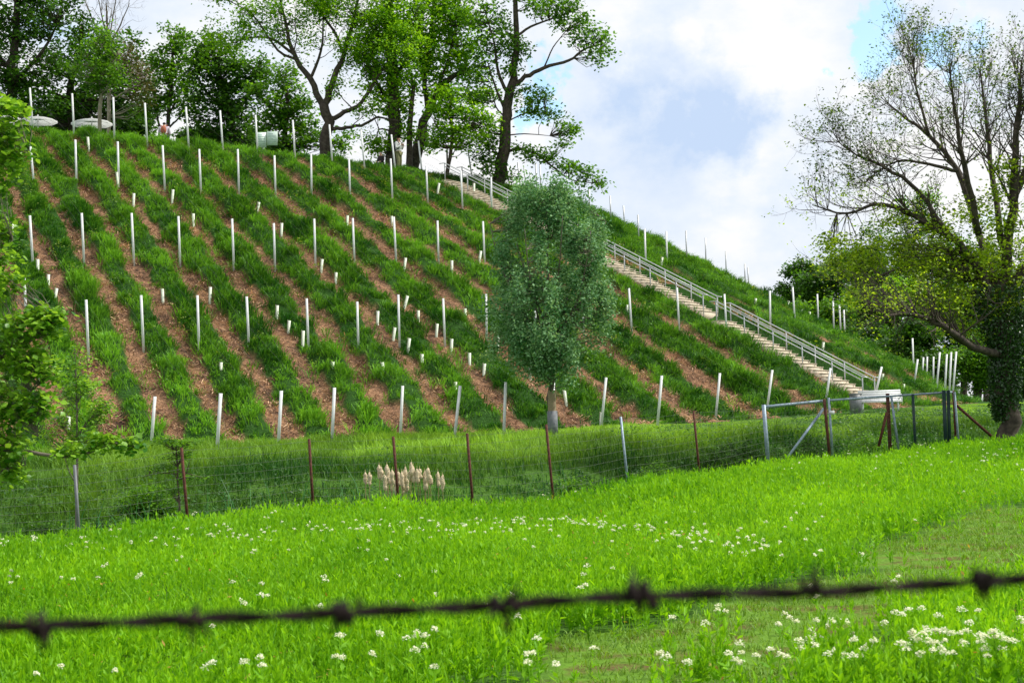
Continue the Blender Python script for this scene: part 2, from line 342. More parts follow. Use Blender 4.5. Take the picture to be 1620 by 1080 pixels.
def hill_relief(x, y, s, g, u):                           # grass ridges, clods and hollows on top of the smooth slope
    ridge = g*(.35+.65*sstep(.12, .42, np.abs(u-np.round(u)+.03)))
    return ((.13*wob(x, y, 1.9)*(g*.9+.35)+.26*ridge)*(s > .02)+.06*wob(y, x, 4.)+.045*wob(x, y, 7.))*(s < 1)
ths = np.radians(np.linspace(-78, 40, 1180)); ss = cat(np.linspace(-.08, 1.02, 230), np.linspace(1.06, 2.0, 14))
TT, SS = np.meshgrid(ths, ss); td = np.degrees(TT); rb_ = np.interp(td, TH, RBk); rt_ = np.interp(td, TH, RTk); rr = rb_-SS*(rb_-rt_)
HX, HY = CX+rr*np.cos(TT), CY+rr*np.sin(TT)
gm, uu = green_mask(HX, HY, SS, td)
a_, b_ = stair_off(HX, HY); instair = (a_ > -.2) & (a_ < SLEN+.3) & (b_ > -.15) & (b_ < SW+.15)
HZ = hz(HX, HY)+hill_relief(HX, HY, SS, gm, uu)-np.where(instair, .35, 0)-.25*(SS < -.06)
nx = len(ths); ny = len(ss); i = np.arange(ny-1)[:, None]*nx; j = np.arange(nx-1)[None]
hillm = MB().add(np.stack([HX, HY, HZ], -1).reshape(-1, 3), np.stack([i+j, i+j+1, i+nx+j+1, i+nx+j], -1).reshape(-1, 4), gm.ravel())
tag(hillm.build('hill', hill_mat(), smooth=True), kind='structure')
# worn path along the foot of the hill
ta = np.radians(np.linspace(-75, -32, 160)); td = np.degrees(ta); rb_ = np.interp(td, TH, RBk)
pm = MB(); V = []
for k, w_ in enumerate((.5, 1.0, 1.5, 2.0)):
    rr = rb_+w_+.15*np.sin(td*3+k); X, Y = CX+rr*np.cos(ta), CY+rr*np.sin(ta); V.append(np.stack([X, Y, hz(X, Y)+.02], -1))
V = np.array(V); n_ = 160; i = np.arange(3)[:, None]*n_; j = np.arange(n_-1)[None]
pm.add(V.reshape(-1, 3), np.stack([i+j, i+n_+j, i+n_+j+1, i+j+1], -1).reshape(-1, 4))
tag(pm.build('path', mat('path_earth', (.30, .22, .14), (.22, .24, .08), .95, 1.5, 0, .3), smooth=True), kind='structure')

# ------------------------------------------------------------------ grass makers
def blades(mb, P, h, w, lean, tint, droop=.35, az=None, seg=2):
    """P (n,3) roots; each blade a bent strip of two quads."""
    n = len(P); h = np.broadcast_to(h, (n,)); w = np.broadcast_to(w, (n,)); lean = np.broadcast_to(lean, (n,))
    az = rng.uniform(0, 2*math.pi, n) if az is None else az
    d = np.stack([np.cos(az), np.sin(az), np.zeros(n)], 1); fa = az+rng.uniform(.6, 2.5, n); u = np.stack([np.cos(fa), np.sin(fa), np.zeros(n)], 1)*(w/2)[:, None]
    upv = np.array([0, 0, 1.])
    mid = P+d*(lean*h*.4)[:, None]+upv*(h*.6)[:, None]; tip = P+d*(lean*h)[:, None]+upv*(h*(1-droop*np.minimum(lean, 1.6)))[:, None]
    V = np.stack([P-u*.7, P+u*.7, mid+u, mid-u, tip+u*.18, tip-u*.18], 1)
    b = np.arange(n)[:, None]*6; F = np.concatenate([b+np.array([0, 1, 2, 3]), b+np.array([3, 2, 4, 5])])
    mb.add(V.reshape(-1, 3), F, np.repeat(np.broadcast_to(tint, (n,)), 6))
def leaves(mb, P, size, tint, normal=None, up_bias=.5, aspect=.55, fold=0, dirs=None):
    n = len(P); size = np.broadcast_to(size, (n,))
    nr = rng.normal(0, 1, (n, 3)); nr /= np.linalg.norm(nr, axis=1)[:, None]; nr[:, 2] = np.abs(nr[:, 2])+up_bias; nr /= np.linalg.norm(nr, axis=1)[:, None]
    a = rng.normal(0, 1, (n, 3)) if dirs is None else dirs+rng.normal(0, .25, (n, 3))
    if dirs is None: a -= (a*nr).sum(1)[:, None]*nr
    a /= np.linalg.norm(a, axis=1)[:, None]+1e-9
    b = np.cross(nr, a); b /= np.linalg.norm(b, axis=1)[:, None]+1e-9
    l = size[:, None]; wd = l*aspect*.5
    if fold:
        c = np.cross(a, b)
        V = np.stack([P, P+a*l*.35+b*wd+c*l*fold, P+a*l*.75+b*wd*.7+c*l*fold*.6, P+a*l, P+a*l*.75-b*wd*.7+c*l*fold*.6, P+a*l*.35-b*wd+c*l*fold], 1)
        k = np.arange(n)[:, None]*6; F = np.concatenate([k+np.array([0, 1, 2, 3]), k+np.array([0, 3, 4, 5])]); m = 6
    else:
        V = np.stack([P, P+a*l*.5+b*wd, P+a*l, P+a*l*.5-b*wd], 1); k = np.arange(n)[:, None]*4; F = k+np.array([0, 1, 2, 3]); m = 4
    mb.add(V.reshape(-1, 3), F, np.repeat(np.broadcast_to(tint, (n,)), m))
def inview(x, y, pad=160):
    px = 810+FPX*x/np.maximum(y, .1); return (px > -pad) & (px < 1620+pad)

# --- hill grass strips
gmat = leaf_mat('hill_grass_blade', (.016, .10, .009), (.22, .52, .04), .36, .55, .25)
N_ = 14500
th = rng.uniform(-72, 8, N_*4); s = rng.uniform(-.02, 1.1, N_*4)
rb_ = np.interp(th, TH, RBk); rt_ = np.interp(th, TH, RTk); r = rb_-s*(rb_-rt_); x = CX+r*np.cos(np.radians(th)); y = CY+r*np.sin(np.radians(th))
g, u = green_mask(x, y, s, th); a, b = stair_off(x, y)
ok = (rng.uniform(0, 1, len(x)) < np.where(g > .5, 1, .035+.05*(x > -4))) & inview(x, y) & ~((a > -.4) & (a < SLEN+.5) & (b > -.7) & (b < SW+.35))
x, y, th, s, g = x[ok], y[ok], th[ok], s[ok], g[ok]
print('hill clumps', len(x))
mb = MB(); nb = 17
cr = rng.uniform(.10, .30, len(x)); ch = rng.uniform(.14, .46, len(x))*(1+.55*wob(x, y, 2.2)); ct = np.clip(.36+.22*wob(x, y, .45)+.28*wob(y, x, 2.4)+rng.normal(0, .15, len(x)), 0, 1)
ch = np.clip(ch, .08, .66)*np.where(s > .97, .75, 1)
X = np.repeat(x, nb); Y = np.repeat(y, nb); aa = rng.uniform(0, 6.28, len(X)); rad = np.repeat(cr, nb)*np.sqrt(rng.uniform(0, 1, len(X)))
X = X+rad*np.cos(aa); Y = Y+rad*np.sin(aa)
def rel_(X, Y):
    r, th = polar(X, Y); rb = np.interp(th, TH, RBk); s_ = (rb-r)/(rb-np.interp(th, TH, RTk)); g_, u_ = green_mask(X, Y, s_, th); return hill_relief(X, Y, s_, g_, u_)
out = np.arctan2(Y-CY, X-CX)
az = np.where(rng.uniform(0, 1, len(X)) < .55, out+rng.normal(0, .8, len(X)), aa)
blades(mb, np.stack([X, Y, hz(X, Y)+rel_(X, Y)-.02], 1), np.repeat(ch, nb)*rng.uniform(.6, 1.15, len(X)), rng.uniform(.018, .038, len(X)), rng.uniform(.3, 1.3, len(X)), np.clip(np.repeat(ct, nb)+rng.normal(0, .12, len(X)), 0, 1), .4, az)
tag(mb.build('hill_grass', gmat), 'dark green grass strips between the vine rows on the slope', 'grass', kind='stuff')
# --- yellow-green broad weeds among them
th2 = rng.uniform(-70, 0, 900); s2 = rng.uniform(0, 1, 900); rb_ = np.interp(th2, TH, RBk); rt_ = np.interp(th2, TH, RTk); r2 = rb_-s2*(rb_-rt_)
x2 = CX+r2*np.cos(np.radians(th2)); y2 = CY+r2*np.sin(np.radians(th2)); a, b = stair_off(x2, y2)
ok = inview(x2, y2) & ~((a > -.4) & (a < SLEN+.5) & (b > -.7) & (b < SW+.35)) & (wob(x2, y2, .35) > .1); x2, y2 = x2[ok], y2[ok]
mb = MB(); k = 26; X = np.repeat(x2, k)+rng.normal(0, .16, len(x2)*k); Y = np.repeat(y2, k)+rng.normal(0, .16, len(x2)*k)
leaves(mb, np.stack([X, Y, hz(X, Y)+rel_(X, Y)+rng.uniform(.04, .38, len(X))], 1), rng.uniform(.06, .13, len(X)), np.clip(np.repeat(rng.uniform(.1, 1, len(x2)), k)+rng.normal(0, .1, len(X)), 0, 1))
tag(mb.build('slope_weeds', leaf_mat('weed_leaf', (.09, .22, .02), (.26, .36, .05), .4)), 'yellow-green broad-leaved weeds scattered over the slope', 'weeds', kind='stuff')
# --- straw mulch
N_ = 240000
th3 = rng.uniform(-72, 0, N_); s3 = rng.uniform(-.03, 1.0, N_); rb_ = np.interp(th3, TH, RBk); rt_ = np.interp(th3, TH, RTk); r3 = rb_-s3*(rb_-rt_)
x3 = CX+r3*np.cos(np.radians(th3)); y3 = CY+r3*np.sin(np.radians(th3)); g3, _ = green_mask(x3, y3, s3, th3); a, b = stair_off(x3, y3)
ok = (g3 < .5) & inview(x3, y3) & ~((a > -.2) & (a < SLEN+.3) & (b > -.1) & (b < SW+.1)) & (rng.uniform(-1.0, 1, N_) < 1.2*wob(x3, y3, 2.4)+.25)
x3, y3 = x3[ok], y3[ok]; n3 = len(x3); print('straws', n3)
mb = MB(); heap = np.clip(wob(x3, y3, 2.4), 0, 1); P = np.stack([x3, y3, hz(x3, y3)+rel_(x3, y3)+rng.uniform(.0, .07, n3)+.12*heap*rng.uniform(0, 1, n3)], 1)
blades(mb, P, rng.uniform(.05, .17, n3), rng.uniform(.014, .036, n3), rng.uniform(1.2, 4.0, n3), np.clip(.30+.30*wob(x3, y3, .7)+.3*heap+rng.normal(0, .25, n3), 0, 1), .12)
tag(mb.build('straw_mulch', mat_straw := leaf_mat('straw', (.15, .07, .04), (.90, .60, .37), .1, .8, .2)), 'reddish brown straw mulch lying along the vine rows', 'straw', kind='stuff')

# --- meadow plants
mmat = leaf_mat('meadow_leaf', (.070, .27, .004), (.31, .63, .012), .44, .55, .25, 1.2)
def meadow_pts(y0, y1, dens):
    n = int(dens*(y1-y0)*(y1*.36*2+3)); y = rng.uniform(y0, y1, n); x = rng.uniform(-1, 1, n)*(y1*.36+1.5)
    k = inview(x, y, 120) & (y < np.interp(x, FXk, FYk)-.1); x, y = x[k], y[k]
    t = on_track(x, y); k = np.where(t, rng.uniform(0, 1, len(x)) < .018, rng.uniform(-1.5, 0, len(x)) < wob(x*2.2, y, 1.9)+.1)
    return x[k], y[k]
mb = MB()
for y0, y1, dens, nl, fold, ls in ((8.2, 15, 150, 17, .12, .68), (15, 24, 120, 13, 0, .74), (24, 52, 75, 11, 0, .92)):
    x, y = meadow_pts(y0, y1, dens); n = len(x)
    H = np.clip(.28+.07*wob(x, y, .55)+.06*wob(y, x, 1.9)+rng.normal(0, .055, n), .1, .5); edge = np.clip((np.interp(x, FXk, FYk)-y)/3.0, .4, 1); H = H*edge
    t0 = np.clip(.55+.20*wob(x, y, .33)+.14*wob(y, x, .9)+.12*wob(x, y, 2.3)+rng.normal(0, .10, n), 0, 1)
    z = ground_z(x, y); lx, ly = rng.normal(0, .12, n), rng.normal(0, .12, n)
    q = rng.uniform(.12, 1, (n, nl)); az = rng.uniform(0, 6.28, (n, nl))
    P = np.stack([x[:, None]+lx[:, None]*H[:, None]*q, y[:, None]+ly[:, None]*H[:, None]*q, z[:, None]+H[:, None]*q], -1).reshape(-1, 3)
    el = (.55+.8*q).ravel()+rng.normal(0, .2, n*nl); az = az.ravel()
    dirs = np.stack([np.cos(az)*np.cos(el), np.sin(az)*np.cos(el), np.sin(el)], 1)
    size = (np.repeat(H, nl)*(.40-.16*q.ravel())*rng.uniform(.7, 1.2, n*nl)*ls)
    leaves(mb, P, size, np.clip(np.repeat(t0, nl)+.25*(q.ravel()-.6)+rng.normal(0, .08, n*nl), 0, 1), aspect=.30, fold=fold, dirs=dirs, up_bias=.3)
    if y0 < 20:
        blades(mb, np.stack([x, y, z], 1), H, .006, .12, t0, 0)
    print('meadow', n)
x, y = meadow_pts(8.5, 48, 38); n = len(x)
blades(mb, np.stack([x, y, ground_z(x, y)], 1), rng.uniform(.2, .48, n), rng.uniform(.006, .012, n), rng.uniform(.1, .7, n), np.clip(rng.normal(.35, .25, n), 0, 1), .25)
tag(mb.build('meadow_plants', mmat), 'bright lime-green cress plants covering the meadow', 'meadow', kind='stuff')
x, y = meadow_pts(8.5, 40, 5); n = len(x); mb = MB(); k = 4
X = np.repeat(x, k)+rng.normal(0, .05, n*k); Y = np.repeat(y, k)+rng.normal(0, .05, n*k)
leaves(mb, np.stack([X, Y, ground_z(X, Y)+rng.uniform(.02, .26, n*k)], 1), rng.uniform(.03, .07, n*k), np.repeat(rng.uniform(0, 1, n), k), aspect=.35)
tag(mb.build('withered_leaves', leaf_mat('withered_leaf', (.34, .17, .03), (.55, .46, .06), .4)), 'yellow and rusty withered leaves low among the meadow plants', 'leaves', kind='stuff')
# short turf on the track
n = 60000; y = rng.uniform(9, 32, n); x = rng.uniform(-3, 14, n); k = on_track(x, y) & inview(x, y) & (rng.uniform(-1, 1.2, n) < wob(x, y, 1.3)+.35); x, y = x[k], y[k]; n = len(x)
mb = MB(); k = 5; X = np.repeat(x, k)+rng.normal(0, .04, n*k); Y = np.repeat(y, k)+rng.normal(0, .04, n*k)
blades(mb, np.stack([X, Y, ground_z(X, Y)], 1), rng.uniform(.02, .085, n*k), .009, rng.uniform(.3, 1.6, n*k), np.clip(rng.normal(.5, .25, n*k), 0, 1), .3)
tag(mb.build('track_turf', leaf_mat('turf_blade', (.085, .20, .010), (.22, .40, .025), .3, .6)), 'short worn olive turf on the track across the meadow', 'grass', kind='stuff')

# --- bank and ditch vegetation
def bank_pts(n, wa, wb):
    x = rng.uniform(-15, 24, n); y = rng.uniform(24, 78, n); yf = np.interp(x, FXk, FYk); hl, s, th, dh, zb = hill_line(x, y)
    df = y-yf; w = df/(df+np.maximum(dh-.2, 0)+1e-6); k = (df > .15) & (dh > .2) & (w > wa) & (w < wb) & inview(x, y) ; return x[k], y[k], w[k]
mb = MB()
x, y, w = bank_pts(30000, 0, 1); nb = 13; n = len(x); print('bank', n)
dfb = y-np.interp(x, FXk, FYk)
hgt = np.clip(.38+.20*wob(x, y, .5)+.14*wob(y, x, 1.6)+rng.normal(0, .08, n), .1, .9)*np.where(w > .93, .25, 1-.6*sstep(.5, .93, w))*np.where(w < .4, .8, 1)*np.where((w > .86) & (wob(x, y, 1.2) > .1), .3, 1)*(1-.75*sstep(8, 12, dfb)*sstep(3, 7, x))
X = np.repeat(x, nb)+rng.normal(0, .13, n*nb); Y = np.repeat(y, nb)+rng.normal(0, .13, n*nb); Wt = np.repeat(w, nb)
t = np.clip(.06+.74*sstep(.36, .70, Wt+.14*wob(X, Y, .7))*sstep(-1.2, .3, wob(X, Y, .33)+.4)+.12*wob(X, Y, .8)+rng.normal(0, .09, n*nb), 0, 1)*np.where(X < -5+.8*wob(Y, X, 1.), .5, 1)
blades(mb, np.stack([X, Y, hz(X, Y)-.02], 1), np.repeat(hgt, nb)*rng.uniform(.6, 1.2, n*nb), rng.uniform(.014, .028, n*nb), rng.uniform(.15, .8, n*nb), t, .3)
tag(mb.build('bank_grass', leaf_mat('bank_grass_blade', (.014, .09, .008), (.36, .64, .055), .38, .6, .25)), 'tall grass on the bank of the ditch, pale seed heads at the top', 'grass', kind='stuff')
mb = MB(); x, y, w = bank_pts(9000, .03, .6); k = ((wob(x, y, .4) > -.1) & (w < .42)) | (x > 3) | ((x < -4) & (w < .34)); x, y = x[k], y[k]; n = len(x); nb = 22
X = np.repeat(x, nb)+rng.normal(0, .17, n*nb); Y = np.repeat(y, nb)+rng.normal(0, .17, n*nb); hh = np.repeat(np.clip(.55+.25*wob(x, y, .6), .2, 1), nb)
leaves(mb, np.stack([X, Y, hz(X, Y)+hh*rng.uniform(.1, 1, n*nb)], 1), rng.uniform(.05, .12, n*nb), np.clip(np.repeat(.35+.25*wob(x, y, .5), nb)+rng.normal(0, .15, n*nb), 0, 1), up_bias=.8)
tag(mb.build('nettles', leaf_mat('nettle_leaf', (.02, .075, .012), (.08, .22, .03), .35)), 'dark leafy nettles and herbs filling the ditch behind the fence', 'weeds', kind='stuff')

# ------------------------------------------------------------------ trees
def smooth_poly(P, R_, k=4):
    P = np.asarray(P, float); n = len(P); t = np.arange(n); tt = np.linspace(0, n-1, (n-1)*k+1)
    out = np.empty((len(tt), 3))
    for q, T0 in enumerate(tt):
        i = min(int(T0), n-2); f = T0-i; p0 = P[max(i-1, 0)]; p1 = P[i]; p2 = P[i+1]; p3 = P[min(i+2, n-1)]
        out[q] = .5*((2*p1)+(-p0+p2)*f+(2*p0-5*p1+4*p2-p3)*f*f+(-p0+3*p1-3*p2+p3)*f**3)
    return out, np.interp(tt, t, R_)
def grow(mb, limb_pts, tips, start, dirv, length, rad, depth, bend_up=.35, kids=3, spread=.7):
    n = 5; P = [np.array(start)]; d = dirv/np.linalg.norm(dirv)
    for i in range(n-1):
        d = d+rng.normal(0, .16, 3)+np.array([0, 0, bend_up*.22]); d /= np.linalg.norm(d); P.append(P[-1]+d*length/(n-1))
    P = np.array(P); mb.tube(P, np.linspace(rad, rad*.35, n), 5 if rad > .02 else 3, cap=False); limb_pts.append(P)
    if depth == 0: tips.append(P[-1]); tips.append(P[-2]); return
    for c in range(kids):
        f = rng.uniform(.3, 1); i = min(int(f*(n-1)), n-2); st = P[i]+(P[i+1]-P[i])*(f*(n-1)-i)
        dd = P[i+1]-P[i]; dd /= np.linalg.norm(dd); dd = dd+rng.normal(0, spread, 3); grow(mb, limb_pts, tips, st, dd, length*rng.uniform(.45, .7), rad*.5, depth-1, bend_up, kids, spread)
def pix_tree(name, label, D, base, limbs, blobs, lmat, bark, leaf=(.16, .26), per=26, tr=.5, spr=1.0, cat_='tree', group=None, twig_r=.02, fold=0, up_bias=.5, auto=0, auto_len=2.0, tip_tint=None, per_tip=None, dens=1.0, tip_leaf=None, bend=.35, tintbase=.45, ground=True, extra=None, aspect=.6, sides=8, vert=.7):
    b0 = onz(base[0], D) if ground else at(base[0], base[1], D)
    root = thing(name, label, cat_, b0, group)
    tm = MB(); pts = []; tips = []
    for li, lb in enumerate(limbs):
        P = [at(p[0], p[1], D+(p[2] if len(p) > 2 else 0)) for p in lb['p']]
        if li == 0 and ground: P[0] = b0-np.array([0, 0, .15])
        k = len(P); rr = np.interp(np.linspace(0, 1, k), [0, 1], lb['r'])
        Q, q = smooth_poly(P, rr)
        Q[1:-1] += rng.normal(0, .25, (len(Q)-2, 3))*q[1:-1, None]
        if li == 0: q[0] *= 1.35
        tm.tube(Q, q, sides); pts.append(Q)
        if auto:
            for _ in range(lb.get('n', auto)):
                i = min(int((.28+.72*rng.uniform(0, 1)**.8)*len(Q)), len(Q)-2); dd = Q[i+1]-Q[i]; dd /= np.linalg.norm(dd)
                grow(tm, [], tips, Q[i], dd+rng.normal(0, .6, 3), auto_len*rng.uniform(.6, 1.2)*(1.1-.5*i/len(Q)), max(q[i]*.36, .014), 2, bend)
    allp = np.concatenate(pts); lm = MB(); TW = []
    for bl in blobs:
        px, py, rx, ry, n = bl[:5]; doff = bl[5] if len(bl) > 5 else 0; mpp = D/FPX; rd = (rx+ry)/2*mpp*1.1
        c = at(px, py, D+doff); n = int(n*dens)
        v = rng.normal(0, 1, (n, 3)); v /= np.linalg.norm(v, axis=1)[:, None]; v *= (rng.uniform(.15, 1, n)**.5)[:, None]*spr
        TW.append(c+rt*(v[:, :1]*rx*mpp)+fw*(v[:, 1:2]*rd)+up*(v[:, 2:]*ry*mpp))
    if TW:
        TW = np.concatenate(TW)
        for t in TW:
            dd = np.linalg.norm(allp-t, axis=1)+np.clip(allp[:, 2]-t[2]+.2, 0, None)*1.5; a = allp[np.argmin(dd)]
            mid = (a+t)/2+rng.normal(0, .08, 3)*np.linalg.norm(t-a)-np.array([0, 0, .05])*np.linalg.norm(t-a)
            tm.tube([a, mid, t], [twig_r*1.6, twig_r, twig_r*.4], 4, cap=False)
    for A, k_, sz, tb in ((TW, per, leaf, tintbase), (np.array(tips), per if per_tip is None else per_tip, tip_leaf or leaf, tintbase if tip_tint is None else tip_tint)):
        if not len(A) or not k_: continue
        n = len(A); tbv = np.full(n, tb)
        if tip_tint is not None and A is not TW: tbv = np.where(A[:, 2] < 8.5, .62, tb); A = A[(A[:, 2] > 1.6)]; tbv = tbv[:len(A)] if len(tbv) != len(A) else tbv; tbv = np.where(A[:, 2] < 8.5, .66, tb); n = len(A)
        pc = np.repeat(np.clip(tbv+rng.normal(0, 1, n)*np.where(tbv > .2, .26, .08), 0, 1), k_)
        g = rng.normal(0, 1, (n*k_, 3))*np.array([1, 1, vert])*tr*(.55 if A is TW or tip_tint is None else .25); P = np.repeat(A, k_, 0)+g
        leaves(lm, P, rng.uniform(*sz, n*k_), np.clip(pc+rng.normal(0, .13, n*k_), 0, 1), up_bias=up_bias, fold=fold, aspect=aspect)
    tm.build('trunk', bark, root, smooth=True)
    if lm.n: lm.build('crown', lmat, root)
    if extra: extra(root)
    return root
LM = dict(
    dark=leaf_mat('leaf_dark', (.014, .055, .006), (.09, .25, .016), .45), mid=leaf_mat('leaf_mid', (.028, .11, .008), (.18, .42, .02), .5),
    lime=leaf_mat('leaf_lime', (.07, .23, .008), (.30, .58, .02), .55), silver=leaf_mat('leaf_silver', (.035, .15, .04), (.32, .56, .27), .32, .6, .2),
    yellow=leaf_mat('leaf_yellow_green', (.030, .085, .006), (.42, .64, .035), .55), ivy=leaf_mat('leaf_ivy', (.012, .045, .008), (.035, .10, .014), .15, .35, .5),
    bush=leaf_mat('leaf_bush', (.05, .19, .010), (.34, .60, .055), .48, .42, .45), brown=leaf_mat('leaf_bronze', (.05, .07, .015), (.13, .12, .035), .3))
def lb(*p, r=(.2, .08), n=None):
    d = dict(p=p, r=r)
    if n is not None: d['n'] = n
    return d

pix_tree('maple_tree', 'dark dense tree filling the top corner behind the white parasols', 100, (15, 215),
    [lb((15, 215), (18, 130), (25, 60), (30, -40), r=(.4, .15)), lb((18, 130), (60, 90), (90, 40), r=(.15, .06)), lb((20, 110), (-30, 60), (-60, 0), r=(.15, .06))],
    [(30, 20, 80, 45, 110), (75, 10, 45, 35, 50), (40, 95, 75, 45, 100), (15, 150, 60, 38, 70), (-50, 60, 60, 90, 60), (60, 160, 40, 30, 35), (40, -60, 90, 50, 60)], LM['dark'], M['bark'], (.2, .36), 26, .54, dens=.9, spr=1.1)
pix_tree('maple_tree', 'dark tree behind the bare-topped tree and the pale-trunked sapling', 104, (110, 215),
    [lb((105, 215), (112, 150), (125, 90), (130, 40), r=(.3, .1)), lb((112, 150), (160, 120), (200, 90), r=(.12, .05)), lb((112, 160), (70, 140), r=(.1, .05))],
    [(130, 60, 30, 35, 40), (125, 110, 55, 40, 70), (180, 130, 50, 45, 60), (205, 95, 35, 40, 45), (90, 170, 50, 30, 40), (200, 170, 40, 30, 35), (225, 130, 25, 45, 25)], LM['dark'], M['bark'], (.2, .36), 26, .54, dens=.9, spr=1.1)
pix_tree('bare_tree', 'leafless tree with fine bare twigs against the pale sky', 112, (170, 215),
    [lb((170, 215), (172, 120), (170, 60), (168, 10), r=(.2, .05)), lb((171, 90), (150, 40), (130, -10), r=(.08, .02)), lb((171, 80), (190, 40), (205, 5), r=(.08, .02)), lb((170, 70), (180, 20), (186, -25), r=(.06, .02)), lb((171, 70), (160, 20), (152, -20), r=(.06, .02))],
    [], LM['dark'], M['bark_grey'], per=0, auto=8, auto_len=2.2)
pix_tree('young_tree', 'young pale-trunked tree with drooping leaves beside the middle parasol', 85, (161, 207),
    [lb((161, 207), (159, 150), (160, 110), (161, 70), r=(.12, .05)), lb((160, 130), (140, 95), r=(.05, .02)), lb((160, 120), (185, 90), r=(.05, .02))],
    [(160, 75, 35, 25, 45), (150, 110, 45, 25, 45), (178, 125, 35, 25, 35), (165, 55, 20, 12, 12), (145, 140, 25, 12, 14)], LM['mid'], M['bark_pale'], (.14, .24), 26, .5)
pix_tree('flowering_tree', 'bronze-leaved tree with pale lilac blossom next to the pale-trunked sapling', 92, (176, 210),
    [lb((173, 210), (172, 150), (180, 110), (190, 80), r=(.13, .05)), lb((172, 160), (205, 140), (225, 120), r=(.06, .02))],
    [(195, 90, 28, 30, 30), (215, 120, 25, 30, 25), (225, 150, 25, 22, 18)], LM['brown'], M['bark_pale'], (.14, .24), 20, .5,
    extra=lambda root: (lambda m: (leaves(m, np.concatenate([at(px, py, 91.2)+rng.normal(0, .35, (60, 3)) for px, py in ((185, 62), (192, 88), (175, 55), (205, 110), (218, 130), (160, 60))]), .13, .5), m.build('blossom', leaf_mat('lilac_blossom', (.42, .36, .48), (.6, .54, .62), .3), root)))(MB()))
pix_tree('maple_tree', 'mid green tree with a narrow upright crown behind the stooping person', 101, (262, 225),
    [lb((262, 228), (266, 190), (272, 120), (275, 60), r=(.16, .06)), lb((262, 222), (250, 190), (245, 150), r=(.1, .04)), lb((268, 180), (290, 140), r=(.07, .03)), lb((264, 205), (284, 185), (292, 160), r=(.07, .03))],
    [(276, 60, 22, 26, 30), (268, 95, 30, 28, 40), (285, 120, 28, 30, 36), (255, 130, 25, 30, 28), (262, 165, 30, 20, 26), (240, 160, 22, 22, 18), (295, 155, 22, 25, 20)], LM['mid'], M['bark'], (.17, .32), 26, .5, dens=.9, spr=1.1)
pix_tree('maple_tree', 'broad dark tree standing on the crest behind the info boards', 98, (372, 238),
    [lb((372, 240), (368, 190), (352, 140), (345, 95), r=(.28, .1)), lb((366, 180), (330, 150), (312, 120), r=(.12, .05)), lb((366, 185), (395, 150), (405, 110), r=(.12, .05))],
    [(340, 80, 30, 28, 40), (322, 115, 34, 30, 46), (365, 115, 36, 32, 50), (400, 115, 30, 30, 40), (345, 155, 40, 28, 46), (385, 170, 40, 30, 46), (335, 210, 32, 22, 34), (380, 215, 40, 22, 40), (310, 170, 22, 26, 22)], LM['dark'], M['bark'], (.2, .36), 26, .54, dens=.9, spr=1.1)
pix_tree('maple_tree', 'bushy mid green tree directly left of the large open-crowned trunk', 93, (448, 250),
    [lb((450, 252), (452, 205), (455, 165), (450, 125), r=(.2, .07)), lb((452, 200), (425, 170), (410, 150), r=(.08, .03)), lb((453, 190), (480, 165), r=(.08, .03))],
    [(455, 120, 24, 22, 26), (410, 148, 24, 14, 20), (452, 160, 36, 28, 44), (475, 185, 26, 26, 28), (430, 195, 30, 22, 30), (470, 220, 32, 22, 34), (435, 228, 25, 16, 20), (540, 225, 22, 22, 18), (492, 210, 16, 20, 14)], LM['mid'], M['bark'], (.17, .32), 26, .5, dens=.9, spr=1.1)
pix_tree('open_crowned_tree', 'large tree with long bare spreading limbs and sparse small leaves', 87, (518, 252),
    [lb((519, 252), (516, 205), (512, 165), r=(.34, .26), n=0), lb((512, 168), (490, 125), (464, 85), (452, 40), (440, -20), r=(.2, .05)), lb((464, 85), (430, 62), (398, 60), (370, 68), r=(.09, .02)), lb((470, 95), (440, 80), (400, 25), (362, 2), r=(.09, .02)),
     lb((513, 168), (524, 135), (545, 85), (557, 40), (572, -20), r=(.22, .06)), lb((545, 88), (528, 50), (500, 10), (480, -20), r=(.1, .03)), lb((516, 190), (545, 178), (572, 162), (600, 118), (625, 85), r=(.16, .04)), lb((572, 162), (590, 130), (588, 60), r=(.08, .02)),
     lb((520, 205), (548, 202), (578, 196), (598, 186), (630, 192), r=(.12, .04), n=2), lb((490, 125), (508, 80), (512, 20), r=(.1, .03))],
    [(410, 22, 40, 16, 22), (440, 55, 30, 14, 12), (500, 20, 45, 25, 30), (560, 20, 45, 25, 34), (575, 75, 30, 25, 20), (390, 58, 20, 8, 8), (480, 80, 25, 25, 8), (590, 45, 25, 40, 24)], LM['lime'], M['bark'], (.12, .22), 18, .5, auto=6, auto_len=2.0, twig_r=.014, dens=1.5)
pix_tree('maple_tree', 'tall bright green tree whose trunk rises behind the standing woman', 88, (628, 266),
    [lb((628, 270), (624, 200), (618, 110), (616, 20), (618, -40), r=(.42, .2)), lb((622, 170), (590, 120), (575, 90), r=(.12, .05)), lb((620, 130), (650, 80), (660, 40), r=(.12, .05)), lb((625, 210), (600, 205), (596, 225), r=(.06, .03)), lb((648, 272), (648, 200), (655, 130), r=(.2, .1))],
    [(612, 30, 50, 35, 70), (640, 70, 40, 35, 50), (590, 85, 30, 30, 34), (600, 125, 36, 28, 44), (640, 125, 30, 28, 32), (620, 165, 34, 22, 34), (645, 20, 40, 30, 40), (606, 232, 18, 16, 16), (640, 205, 25, 15, 14), (610, -40, 60, 40, 40)], LM['lime'], M['bark'], (.17, .32), 26, .52, dens=.88, spr=1.08)
